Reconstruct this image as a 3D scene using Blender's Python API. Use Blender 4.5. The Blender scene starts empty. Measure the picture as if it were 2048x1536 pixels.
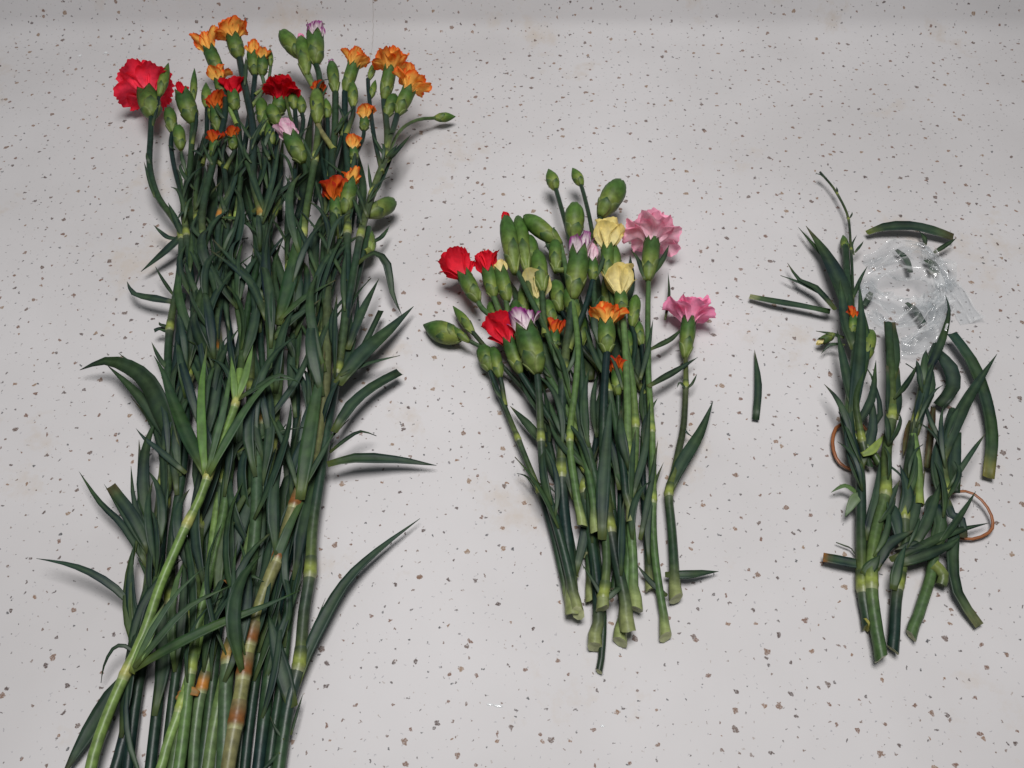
import bpy, math, random
from mathutils import Vector, noise, Matrix

# ------------------------------------------------------------------ camera / light / exposure
H = 0.30                                    # lens height above the worktop (m)
PITCH = math.radians(52.0)                  # looking down
FPX = 1854.0                                # focal length in photo pixels (2048 x 1536)
sc = bpy.context.scene
cam = bpy.data.cameras.new('camera')
cam.sensor_fit = 'HORIZONTAL'; cam.sensor_width = 36.0
cam.lens = 36.0 * FPX / 2048.0
cam.clip_start = 0.01; cam.clip_end = 50
camo = bpy.data.objects.new('camera', cam); sc.collection.objects.link(camo)
camo.location = (0, 0, H); camo.rotation_euler = (math.pi/2 - PITCH, 0, 0)
sc.camera = camo

w = bpy.data.worlds.new('World'); sc.world = w; w.use_nodes = True
bg = w.node_tree.nodes['Background']
bg.inputs[0].default_value = (0.86, 0.95, 1.0, 1); bg.inputs[1].default_value = 0.115

ld = bpy.data.lights.new('ceiling_lamp', 'AREA'); ld.shape = 'DISK'; ld.size = 0.50
ld.energy = 3.85; ld.color = (1.0, 0.982, 0.972); ld.spread = math.radians(98)
lo = bpy.data.objects.new('ceiling_lamp', ld); sc.collection.objects.link(lo)
lo.location = (0.02, 0.20, 1.05)

sc.cycles.max_bounces = 6; sc.cycles.diffuse_bounces = 3; sc.cycles.glossy_bounces = 2; sc.cycles.transmission_bounces = 4
sc.cycles.transparent_max_bounces = 10; sc.cycles.caustics_reflective = False; sc.cycles.caustics_refractive = False
sc.view_settings.view_transform = 'Standard'; sc.view_settings.look = 'None'
sc.view_settings.exposure = 0.0; sc.view_settings.gamma = 1.0
sc.view_settings.use_curve_mapping = False

# ------------------------------------------------------------------ helpers
C = sc.collection
rnd = random.Random(7)
CP, SP = math.cos(PITCH), math.sin(PITCH)
def ray(x, y):
    a = (x - 1024.0) / FPX; b = -(y - 768.0) / FPX
    return Vector((a, CP + b*SP, -SP + b*CP))
def at(x, y, h=0.0):                        # h in mm above the worktop
    d = ray(x, y); return Vector((0, 0, H)) + d * ((h*0.001 - H) / d.z)
def mpp(x, y, h=0.0):                       # metres per photo pixel there
    return (h*0.001 - H) / ray(x, y).z / FPX
HS = 0.62                                   # overall depth of the heaps
def P(p): return at(p[0], p[1], p[2]*HS)

ORG = {}                                    # world origin of each object
ALLTH = []
def empty(name, loc):
    o = bpy.data.objects.new(name, None); C.objects.link(o); o.location = loc
    o.empty_display_size = 0.01; ORG[o] = Vector(loc); return o
def tag(o, label, cat, group=None):
    o['label'] = label; o['category'] = cat
    if group: o['group'] = group
def mk(name, verts, faces, cols, mat, parent=None, origin=None, smooth=True):
    origin = Vector(origin) if origin is not None else Vector(verts[0])
    me = bpy.data.meshes.new(name)
    me.from_pydata([tuple(Vector(v) - origin) for v in verts], [], faces)
    if cols:
        ca = me.color_attributes.new('Col', 'FLOAT_COLOR', 'POINT')
        buf = []
        for c in cols: buf.extend((c[0], c[1], c[2], 1.0))
        ca.data.foreach_set('color', buf)
    if smooth: me.polygons.foreach_set('use_smooth', [True]*len(me.polygons))
    me.materials.append(mat); me.update()
    o = bpy.data.objects.new(name, me); C.objects.link(o)
    ORG[o] = origin
    if parent is not None:
        o.parent = parent; o.location = origin - ORG[parent]
    else: o.location = origin
    return o
def deep(c):                                 # carnation green is deep and bluish; only the yellow-green parts stay light
    l = .3*c[0] + .6*c[1] + .1*c[2]; k = .36 + .64*sstep(.065, .19, l)
    return (c[0]*k*.90, c[1]*k, c[2]*k*1.12)
def lerp(a, b, t): return tuple(a[i] + (b[i]-a[i])*t for i in range(3))
def sstep(a, b, x):
    t = max(0.0, min(1.0, (x-a)/(b-a))); return t*t*(3-2*t)

def spline(pts, step=0.004, closed=False):
    """Catmull-Rom through world points -> evenly dense list"""
    n = len(pts)
    if n == 2:
        k = max(2, int((pts[1]-pts[0]).length/step))
        return [pts[0].lerp(pts[1], i/k) for i in range(k+1)]
    out = []
    for i in range(n if closed else n-1):
        p1, p2 = pts[i], pts[(i+1) % n]
        p0 = pts[i-1] if (i > 0 or closed) else p1*2 - p2
        p3 = pts[(i+2) % n] if (i < n-2 or closed) else p2*2 - p1
        k = max(2, int((p2-p1).length/step))
        for j in range(k):
            t = j/k; t2 = t*t; t3 = t2*t
            out.append(0.5*((2*p1) + (p2-p0)*t + (2*p0-5*p1+4*p2-p3)*t2 + (3*p1-p0-3*p2+p3)*t3))
    if not closed: out.append(pts[-1].copy())
    return out
def tangents(pts):
    n = len(pts)
    return [(pts[min(i+1, n-1)] - pts[max(i-1, 0)]).normalized() for i in range(n)]
def arclen(pts):
    s = [0.0]
    for i in range(1, len(pts)): s.append(s[-1] + (pts[i]-pts[i-1]).length)
    return s

def tube(name, pts, rads, cols, mat, parent, sides=9, cap0=None, cap1=None, closed=False, flat=1.0):
    T = tangents(pts); V = []; F = []; K = []
    ref = Vector((0, 0, 1))
    n = len(pts)
    if closed: T = [(pts[(i+1) % n]-pts[i-1]).normalized() for i in range(n)]
    for i, p in enumerate(pts):
        t = T[i]; u = ref.cross(t)
        if u.length < 1e-4: u = Vector((1, 0, 0))
        u.normalize(); v = t.cross(u)
        for k in range(sides):
            a = 2*math.pi*k/sides
            V.append(p + (u*math.cos(a) + v*math.sin(a)*flat)*rads[i]); K.append(cols[i])
    if not closed and cap0:
        ph = rnd.random()*6.28; am = rnd.uniform(.35, .9)*rads[0]
        for k in range(sides):
            V[k] = V[k] + T[0]*(am*math.cos(2*math.pi*k/sides+ph) + rads[0]*.12*rnd.uniform(-1, 1))
            V[k].z = max(V[k].z, .0004)
    for i in range(n if closed else n-1):
        i2 = (i+1) % n
        for k in range(sides):
            k2 = (k+1) % sides
            F.append((i*sides+k, i*sides+k2, i2*sides+k2, i2*sides+k))
    if not closed:
        for idx, sgn, capc in ((0, -1, cap0), (n-1, 1, cap1)):
            # a cut face: own vertices so that its colour stays flat, centre slightly hollow
            b = len(V); cc = capc or cols[idx]
            for k in range(sides):
                V.append(V[idx*sides+k].copy()); K.append(cc)
            V.append(pts[idx] - T[idx]*sgn*rads[idx]*0.12); K.append(lerp(cc, (.30, .33, .14), .5) if capc else cc)
            for k in range(sides):
                f = (b+k, b+(k+1) % sides, b+sides)
                F.append(f if sgn > 0 else f[::-1])
    return mk(name, V, F, K, mat, parent, origin=pts[0])

# ------------------------------------------------------------------ materials
def newmat(name):
    m = bpy.data.materials.new(name); m.use_nodes = True
    nt = m.node_tree; return m, nt, nt.nodes['Principled BSDF'], nt.nodes['Material Output']
def N(nt, t, **kw):
    n = nt.nodes.new(t)
    for k, v in kw.items(): setattr(n, k, v)
    return n
def plant_mat(name, rough=.45, spec=.35, nscale=300, namt=.35, stretch=None, trans=0.0, wax=0.0, bump=.15, gain=1.0):
    m, nt, b, out = newmat(name); L = nt.links.new
    at_ = N(nt, 'ShaderNodeAttribute', attribute_name='Col')
    tc = N(nt, 'ShaderNodeTexCoord')
    nz = N(nt, 'ShaderNodeTexNoise'); nz.inputs['Scale'].default_value = nscale; nz.inputs['Detail'].default_value = 4
    L(tc.outputs['Object'], nz.inputs['Vector'])
    mr = N(nt, 'ShaderNodeMapRange'); mr.inputs[1].default_value = .3; mr.inputs[2].default_value = .7
    mr.inputs[3].default_value = (1-namt)*gain; mr.inputs[4].default_value = (1+namt)*gain
    L(nz.outputs['Fac'], mr.inputs[0])
    mul = N(nt, 'ShaderNodeMix', data_type='RGBA', blend_type='MULTIPLY'); mul.inputs[0].default_value = 1
    L(at_.outputs['Color'], mul.inputs[6]); L(mr.outputs[0], mul.inputs[7])
    src = mul.outputs[2]
    if wax:                                   # the grey-blue waxy bloom of carnation leaves, in blotches
        n2 = N(nt, 'ShaderNodeTexNoise'); n2.inputs['Scale'].default_value = nscale*.22; n2.inputs['Detail'].default_value = 3
        L(tc.outputs['Object'], n2.inputs['Vector'])
        m2 = N(nt, 'ShaderNodeMapRange'); m2.inputs[1].default_value = .42; m2.inputs[2].default_value = .68
        m2.inputs[3].default_value = 0; m2.inputs[4].default_value = wax
        L(n2.outputs['Fac'], m2.inputs[0])
        mx = N(nt, 'ShaderNodeMix', data_type='RGBA'); L(m2.outputs[0], mx.inputs[0])
        L(src, mx.inputs[6]); mx.inputs[7].default_value = (.026, .052, .060, 1); src = mx.outputs[2]
    L(src, b.inputs['Base Color'])
    b.inputs['Roughness'].default_value = rough; b.inputs['Specular IOR Level'].default_value = spec
    bp = N(nt, 'ShaderNodeBump'); bp.inputs['Strength'].default_value = bump; bp.inputs['Distance'].default_value = .0006
    L(nz.outputs['Fac'], bp.inputs['Height']); L(bp.outputs[0], b.inputs['Normal'])
    if trans:
        tr = N(nt, 'ShaderNodeBsdfTranslucent'); L(src, tr.inputs[0])
        ms = N(nt, 'ShaderNodeMixShader'); ms.inputs[0].default_value = trans
        L(b.outputs[0], ms.inputs[1]); L(tr.outputs[0], ms.inputs[2]); L(ms.outputs[0], out.inputs[0])
    return m
M_STEM = plant_mat('stem_skin', .38, .32, 420, .32, wax=.16, gain=.80)
M_LEAF = plant_mat('leaf_skin', .46, .22, 260, .28, trans=.06, wax=.30, gain=.75)
M_CALYX = plant_mat('calyx_skin', .48, .22, 340, .30, bump=.3, gain=.66)
M_PETAL = plant_mat('petal_skin', .65, .15, 500, .14, trans=.45, bump=.25)
M_DRY = plant_mat('dry_leaf_skin', .6, .25, 300, .35, trans=.1)

def rubber():
    m, nt, b, out = newmat('rubber'); L = nt.links.new
    nz = N(nt, 'ShaderNodeTexNoise'); nz.inputs['Scale'].default_value = 400
    cr = N(nt, 'ShaderNodeValToRGB'); cr.color_ramp.elements[0].color = (.15, .045, .012, 1); cr.color_ramp.elements[1].color = (.28, .095, .025, 1)
    tc = N(nt, 'ShaderNodeTexCoord'); L(tc.outputs['Object'], nz.inputs['Vector'])
    L(nz.outputs['Fac'], cr.inputs[0]); L(cr.outputs[0], b.inputs['Base Color'])
    b.inputs['Roughness'].default_value = .45
    return m
M_RUB = rubber()
def film():
    m, nt, b, out = newmat('clear_film'); L = nt.links.new
    b.inputs['Base Color'].default_value = (.64, .64, .64, 1); b.inputs['Roughness'].default_value = .06
    b.inputs['Specular IOR Level'].default_value = 1.0
    at_ = N(nt, 'ShaderNodeAttribute', attribute_name='Col')             # folds: film lies double or creased white
    tr = N(nt, 'ShaderNodeBsdfTransparent'); tr.inputs[0].default_value = (.90, .92, .93, 1)
    lw = N(nt, 'ShaderNodeLayerWeight'); lw.inputs[0].default_value = .3
    ad = N(nt, 'ShaderNodeMath', operation='MULTIPLY_ADD'); L(lw.outputs['Facing'], ad.inputs[0]); ad.inputs[1].default_value = .35
    L(at_.outputs['Fac'], ad.inputs[2]); ad.use_clamp = True
    ms = N(nt, 'ShaderNodeMixShader'); L(ad.outputs[0], ms.inputs[0])
    L(tr.outputs[0], ms.inputs[1]); L(b.outputs[0], ms.inputs[2]); L(ms.outputs[0], out.inputs[0])
    return m
M_FILM = film()
def water():
    m, nt, b, out = newmat('water'); L = nt.links.new
    b.inputs['Base Color'].default_value = (.9, .92, .93, 1); b.inputs['Roughness'].default_value = .03; b.inputs['Specular IOR Level'].default_value = 1
    tr = N(nt, 'ShaderNodeBsdfTransparent'); ms = N(nt, 'ShaderNodeMixShader'); ms.inputs[0].default_value = .45
    L(tr.outputs[0], ms.inputs[1]); L(b.outputs[0], ms.inputs[2]); L(ms.outputs[0], out.inputs[0])
    return m
M_WATER = water()

def counter_mat():
    m, nt, b, out = newmat('speckled_solid_surface'); L = nt.links.new
    uv = N(nt, 'ShaderNodeUVMap'); uv.uv_map = 'UVMap'
    # wobble the coordinates so that chips get broken outlines
    nz = N(nt, 'ShaderNodeTexNoise', noise_dimensions='2D'); nz.inputs['Scale'].default_value = 620; nz.inputs['Detail'].default_value = 3
    L(uv.outputs[0], nz.inputs['Vector'])
    sub = N(nt, 'ShaderNodeVectorMath', operation='SUBTRACT'); L(nz.outputs['Color'], sub.inputs[0]); sub.inputs[1].default_value = (.5, .5, .5)
    scl = N(nt, 'ShaderNodeVectorMath', operation='SCALE'); L(sub.outputs[0], scl.inputs[0]); scl.inputs['Scale'].default_value = .0021
    add = N(nt, 'ShaderNodeVectorMath', operation='ADD'); L(uv.outputs[0], add.inputs[0]); L(scl.outputs[0], add.inputs[1])
    # base: warm white with faint cloudy variation and old yellowish stains
    n1 = N(nt, 'ShaderNodeTexNoise', noise_dimensions='2D'); n1.inputs['Scale'].default_value = 9; n1.inputs['Detail'].default_value = 5
    L(uv.outputs[0], n1.inputs['Vector'])
    base = N(nt, 'ShaderNodeValToRGB')
    base.color_ramp.elements[0].position = .30; base.color_ramp.elements[0].color = (.452, .436, .437, 1)
    base.color_ramp.elements[1].position = .70; base.color_ramp.elements[1].color = (.512, .496, .500, 1)
    L(n1.outputs['Fac'], base.inputs[0])
    n3 = N(nt, 'ShaderNodeTexNoise', noise_dimensions='2D'); n3.inputs['Scale'].default_value = 16; n3.inputs['Detail'].default_value = 8; n3.inputs['Roughness'].default_value = .7
    mp = N(nt, 'ShaderNodeVectorMath', operation='ADD'); mp.inputs[1].default_value = (3.7, 1.3, 0)
    L(uv.outputs[0], mp.inputs[0]); L(mp.outputs[0], n3.inputs['Vector'])
    st = N(nt, 'ShaderNodeMapRange'); st.inputs[1].default_value = .60; st.inputs[2].default_value = .76; st.inputs[3].default_value = 0; st.inputs[4].default_value = .8
    L(n3.outputs['Fac'], st.inputs[0])
    mx = N(nt, 'ShaderNodeMix', data_type='RGBA'); L(st.outputs[0], mx.inputs[0]); L(base.outputs[0], mx.inputs[6]); mx.inputs[7].default_value = (.44, .385, .335, 1)
    col = mx.outputs[2]
    mott = N(nt, 'ShaderNodeTexNoise', noise_dimensions='2D'); mott.inputs['Scale'].default_value = 1800; mott.inputs['Detail'].default_value = 2
    L(uv.outputs[0], mott.inputs['Vector'])
    # layers: cell size m, share of cells with a chip, radius min/max (m), colours, strength, offset
    layers = [(.0036, .55, .00012, .00030, [(.24,.23,.25),(.27,.22,.19),(.18,.18,.20)], .7, .11),
              (.0050, .58, .00018, .00050, [(.08,.065,.065),(.13,.08,.06),(.05,.05,.055)], .92, .37),
              (.0095, .55, .00045, .00088, [(.15,.08,.055),(.075,.05,.045),(.20,.115,.07)], .95, .53),
              (.0150, .44,   .0007, .00115, [(.16,.09,.058),(.10,.062,.048),(.22,.14,.085)], .92, .71)]
    for cell, share, r0, r1, cols, strength, off in layers:
        o = N(nt, 'ShaderNodeVectorMath', operation='ADD'); o.inputs[1].default_value = (off*7, off*3, 0); L(add.outputs[0], o.inputs[0])
        v = N(nt, 'ShaderNodeTexVoronoi', voronoi_dimensions='2D', feature='F1'); v.inputs['Scale'].default_value = 1/cell
        L(o.outputs[0], v.inputs['Vector'])
        sx = N(nt, 'ShaderNodeSeparateColor'); L(v.outputs['Color'], sx.inputs[0])
        # radius of this cell's chip (0 where it has none)
        rr = N(nt, 'ShaderNodeMapRange'); rr.inputs[1].default_value = 0; rr.inputs[2].default_value = share
        rr.inputs[3].default_value = r1/cell; rr.inputs[4].default_value = r0/cell; L(sx.outputs[0], rr.inputs[0])
        has = N(nt, 'ShaderNodeMath', operation='LESS_THAN'); L(sx.outputs[0], has.inputs[0]); has.inputs[1].default_value = share
        df = N(nt, 'ShaderNodeMath', operation='SUBTRACT'); L(rr.outputs[0], df.inputs[0]); L(v.outputs['Distance'], df.inputs[1])
        msk = N(nt, 'ShaderNodeMapRange'); msk.inputs[1].default_value = -.00006/cell; msk.inputs[2].default_value = .00010/cell; L(df.outputs[0], msk.inputs[0])
        m1 = N(nt, 'ShaderNodeMath', operation='MULTIPLY'); L(msk.outputs[0], m1.inputs[0]); L(has.outputs[0], m1.inputs[1])
        mo = N(nt, 'ShaderNodeMapRange'); mo.inputs[1].default_value = .35; mo.inputs[2].default_value = .55; mo.inputs[3].default_value = strength*.62; mo.inputs[4].default_value = strength
        L(mott.outputs['Fac'], mo.inputs[0])
        m2 = N(nt, 'ShaderNodeMath', operation='MULTIPLY'); L(m1.outputs[0], m2.inputs[0]); L(mo.outputs[0], m2.inputs[1])
        cr = N(nt, 'ShaderNodeValToRGB'); cr.color_ramp.interpolation = 'CONSTANT'
        cr.color_ramp.elements[0].color = (*cols[0], 1); cr.color_ramp.elements[1].position = .4; cr.color_ramp.elements[1].color = (*cols[1], 1)
        e = cr.color_ramp.elements.new(.75); e.color = (*cols[2], 1); L(sx.outputs[1], cr.inputs[0])
        x = N(nt, 'ShaderNodeMix', data_type='RGBA'); L(m2.outputs[0], x.inputs[0]); L(col, x.inputs[6]); L(cr.outputs[0], x.inputs[7])
        col = x.outputs[2]
    L(col, b.inputs['Base Color'])
    b.inputs['Roughness'].default_value = .55; b.inputs['Specular IOR Level'].default_value = .22
    return m
M_COUNTER = counter_mat()

# ------------------------------------------------------------------ the worktop with its coved upstand
YB = at(1024, 92, 0).y                      # where the cove starts
def counter():
    R = .020
    prof = [(-.35, 0.0), (YB, 0.0)]
    for i in range(1, 13):
        a = math.radians(57)*i/12; prof.append((YB + R*math.sin(a), R - R*math.cos(a)))
    prof.append((prof[-1][0] + .16*math.cos(math.radians(57)), prof[-1][1] + .16*math.sin(math.radians(57))))
    tilt = .004                              # the upstand runs very slightly askew to the lens
    xs = [-.75 + 1.5*i/30 for i in range(31)]
    V = []; F = []; UV = []
    s = [0]
    for i in range(1, len(prof)): s.append(s[-1] + math.hypot(prof[i][0]-prof[i-1][0], prof[i][1]-prof[i-1][1]))
    for j, (yy, zz) in enumerate(prof):
        for x in xs: V.append(Vector((x, yy, zz))); UV.append((x, s[j]))
    n = len(xs)
    for j in range(len(prof)-1):
        for i in range(n-1): F.append((j*n+i, j*n+i+1, (j+1)*n+i+1, (j+1)*n+i))
    o = mk('countertop', V, F, None, M_COUNTER, origin=(0, 0, 0))
    uv = o.data.uv_layers.new(name='UVMap')
    for lp in o.data.loops: uv.data[lp.index].uv = UV[lp.vertex_index]
    o['kind'] = 'structure'; o['label'] = 'white speckled worktop curving up into a low splashback'
    # seam: a hairline joint running up the cove
    x0 = at(741, 112, 0).x; dx = -.0012
    m, nt, b, _ = newmat('joint_filler'); b.inputs['Base Color'].default_value = (.33, .30, .28, 1); b.inputs['Roughness'].default_value = .7
    V = []; F = []
    k = 0
    pr = [(at(741, 118, 0).y, 0.0)] + prof[1:]
    nrm = []
    for i in range(len(pr)):
        a, c = pr[max(0, i-1)], pr[min(len(pr)-1, i+1)]
        t = Vector((0, c[0]-a[0], c[1]-a[1])).normalized(); nrm.append(Vector((0, -t.z, t.y)))
    for i, (yy, zz) in enumerate(pr):
        wob = .0003*math.sin(i*2.1)
        hw = .00012 if i > 1 else .00007
        c = Vector((x0 + wob, yy, zz)) + nrm[i]*.00025
        V += [c - Vector((hw, 0, 0)), c + Vector((hw, 0, 0))]
        if i: F.append((2*i-2, 2*i-1, 2*i+1, 2*i))
    mk('joint_line', V, F, None, m, o)
counter()

# ------------------------------------------------------------------ plant parts
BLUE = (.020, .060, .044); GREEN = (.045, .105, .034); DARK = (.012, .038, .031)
BRIGHT = (.12, .22, .045); YEL = (.29, .34, .07); PALE = (.48, .50, .25); BROWN = (.36, .15, .04)
CUT = (.50, .52, .28)

class Thing: pass
def stem_thing(name, path, r, label, group, grp, tint=BLUE, nodes=(), cut=False, taper=.75, flare=0.0,
               nodecol=None, cat='flower stem', tint2=None, topcut=False):
    """path: photo pixels + height mm from the CUT END up to the head"""
    t = Thing(); t.grp = grp
    tint = deep(tint); tint2 = deep(tint2) if tint2 else None
    pts = spline([P(p) for p in path])
    wv = rnd.random()*90
    for i in range(2, len(pts)-2):            # stems are never dead straight
        e = min(1, (len(pts)-2-i)/14)
        pts[i] = pts[i] + Vector((noise.noise(Vector((i*.075, wv, 0)))*.0030, noise.noise(Vector((i*.075, wv, 7)))*.0012, noise.noise(Vector((i*.09, wv, 3)))*.0008))*e
    t.root = empty(name, pts[0]); tag(t.root, label, cat, group)
    t.pts = pts; t.r = r*.001; t.px = path; t.tint = tint
    S = arclen(pts); n = len(pts); t.S = S
    rads = []; cols = []
    nd = []
    for nn in nodes:
        q = P((nn[0], nn[1], 0)) if len(nn) < 3 else P(nn)
        d = ray(nn[0], nn[1]).normalized(); o = Vector((0, 0, H))
        i = min(range(n), key=lambda k: ((pts[k]-o) - d*((pts[k]-o).dot(d))).length)
        nd.append(i)
    t.nodes = nd
    for i in range(n):
        f = S[i]/S[-1]
        rr = t.r*(1 - (1-taper)*f)
        rr *= 1 + .03*noise.noise(pts[i]*45)
        if flare: rr *= 1 + .6*flare*(1+.25*noise.noise(pts[i]*300))*math.exp(-(S[i]/(t.r*3.2))**2)
        c = lerp(tint, tint2, sstep(.15, .75, f)) if tint2 else tint
        c = lerp(c, BRIGHT, .28*max(0, noise.noise(pts[i]*26 + Vector((3, r*9, 1)))+.15))
        if flare: c = lerp(c, lerp(PALE, YEL, .5), .62*math.exp(-(S[i]/(t.r*4.2))**2))
        for k in nd:
            ds = S[i]-S[k]
            rr *= 1 + .10*math.exp(-(ds/(t.r*1.6))**2)
            if ds > 0: c = lerp(c, YEL, .45*math.exp(-ds/(t.r*5)))
            else: c = lerp(c, lerp(tint, PALE, .35), .4*math.exp(ds/(t.r*2)))
        rads.append(rr); cols.append(c)
    t.rads = rads
    tube('stem', pts, rads, cols, M_STEM, t.root, cap0=CUT, cap1=CUT if topcut else None)
    for k in nd: node(t, k, nodecol)
    ALLTH.append(t); return t

def node(t, k, col=None):
    """swollen joint: a pale ring with the leaf sheath wrapped above it"""
    def pos(s):
        s = max(0.0, min(t.S[-1], s)); i = 0
        while i < len(t.S)-2 and t.S[i+1] < s: i += 1
        return t.pts[i].lerp(t.pts[i+1], (s-t.S[i])/max(1e-9, t.S[i+1]-t.S[i]))
    r = t.rads[k]*.99; a, b = t.S[k]-.9*r, t.S[k]+2.7*r
    if a < .001 or b > t.S[-1]: return
    n = 14; seg = [pos(a+(b-a)*i/n) for i in range(n+1)]
    base = col or lerp(YEL, t.tint, .25)
    rad = []; cc = []
    for i in range(n+1):
        f = i/n
        rad.append(r*(1.0 + .12*math.exp(-((f-.26)/.13)**2) + .07*math.exp(-((f-.6)/.25)**2) - .02))
        c = lerp(lerp(PALE, t.tint, .5), base, sstep(.05, .28, f)); c = lerp(c, lerp(base, t.tint, .8), sstep(.40, .95, f)); cc.append(c)
    tube('node', seg, rad, cc, M_STEM, t.root)

def branch(t, path, r, tint=None, name='branch', nodes=()):
    pts = spline([P(p) for p in path], .003); n = len(pts); S = arclen(pts)
    tint = deep(tint) if tint else t.tint
    nd = [min(range(n), key=lambda k: (pts[k]-P(q)).length) for q in nodes]
    rads = []; cols = []
    for i in range(n):
        f = S[i]/S[-1]; rr = r*.001*(1 + .22*math.exp(-(S[i]/(r*.002))**2))
        c = lerp(tint, YEL, .7*math.exp(-S[i]/(r*.004)))
        for k in nd:
            rr *= 1 + .35*math.exp(-((S[i]-S[k])/(r*.0015))**2); c = lerp(c, YEL, .7*math.exp(-abs(S[i]-S[k])/(r*.003)))
        rads.append(rr); cols.append(c)
    return tube(name, pts, rads, cols, M_STEM, t.root, sides=7)

def nearest(grp, p):
    best = None
    o = Vector((0, 0, H)); d = ray(p[0], p[1]).normalized()
    for t in ALLTH:
        if t.grp != grp: continue
        for q in t.pts[::2]:
            l = ((q-o) - d*((q-o).dot(d))).length
            if best is None or l < best[0]: best = (l, t)
    return best[1]

def leaf_mesh(name, path, wpx, tint, parent, mat=None, roll=0.0, cut=False, basecol='auto', fold=.30, base_w=.6, thick=.00045, tipcol=None, curl=0.0, peak=.3, world=None):
    tint = deep(tint)
    if basecol == 'auto': basecol = lerp(tint, YEL, .38)
    pts = spline(world if world else [P(p) for p in path], .005)
    if len(pts) < 7:
        pts = spline(pts, .0016)
    n = len(pts); T = tangents(pts); S = arclen(pts)
    mid = path[len(path)//2] if path else (1024, 768, 0)
    W = wpx*mpp(*mid)*.5
    V = []; F = []; K = []
    sd = rnd.random()*50
    if tipcol is None and rnd.random() < .3: tipcol = (.12, .10, .045)
    cols5 = (-1, -.55, 0, .55, 1)
    for i, p in enumerate(pts):
        f = S[i]/S[-1]; t = T[i]
        ref = Vector((0, 0, 1)); u = t.cross(ref)
        if u.length < .05: u = Vector((1, 0, 0))
        u.normalize(); nn = u.cross(t).normalized()
        a = math.radians(roll) + curl*f + .25*noise.noise(Vector((f*2.2, sd, 0)))
        u2 = u*math.cos(a) + nn*math.sin(a); n2 = nn*math.cos(a) - u*math.sin(a)
        if f < peak: ww = base_w + (1-base_w)*sstep(0, peak, f)
        else:
            g = (f-peak)/(1-peak); ww = (1 - g**1.7) if not cut else 1 - .15*g
        ww = max(ww, .03)*W*(1 + .06*noise.noise(Vector((f*9, sd, 3))))
        cc = lerp(tint, BRIGHT, .22*(.5+noise.noise(Vector((f*3, sd, 9)))))
        cc = lerp(basecol, cc, sstep(0, .16, f)) if basecol else cc
        if tipcol: cc = lerp(cc, tipcol, sstep(.80, 1, f))
        for side in (1, -1):
            for q in cols5:
                h = fold*abs(q)*ww*(1-.3*f) + side*thick*(1-.9*abs(q))*.5
                V.append(p + u2*q*ww*math.sqrt(max(.05, 1-fold*fold*.6)) + n2*h)
                c = lerp(cc, (.11, .17, .08), .30) if q == 0 and side > 0 else cc
                K.append(c)
    for i in range(n-1):
        for q in range(4):
            a = i*10+q; F.append((a, a+1, a+11, a+10))
            a = i*10+5+q; F.append((a, a+10, a+11, a+1))
    for i in (0, n-1):
        for q in range(4):
            a = i*10+q; f = (a, a+5, a+6, a+1); F.append(f if i == 0 else f[::-1])
    for i in range(n-1):
        F.append((i*10, i*10+10, i*10+15, i*10+5)); F.append((i*10+4, i*10+9, i*10+19, i*10+14))
    return mk(name, V, F, K, mat or M_LEAF, parent, origin=pts[0])

def leaf(grp, path, w, tint=BLUE, t=None, **kw):
    t = t or nearest(grp, path[0])
    return leaf_mesh('leaf', path, w, tint, t.root, **kw)

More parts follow.
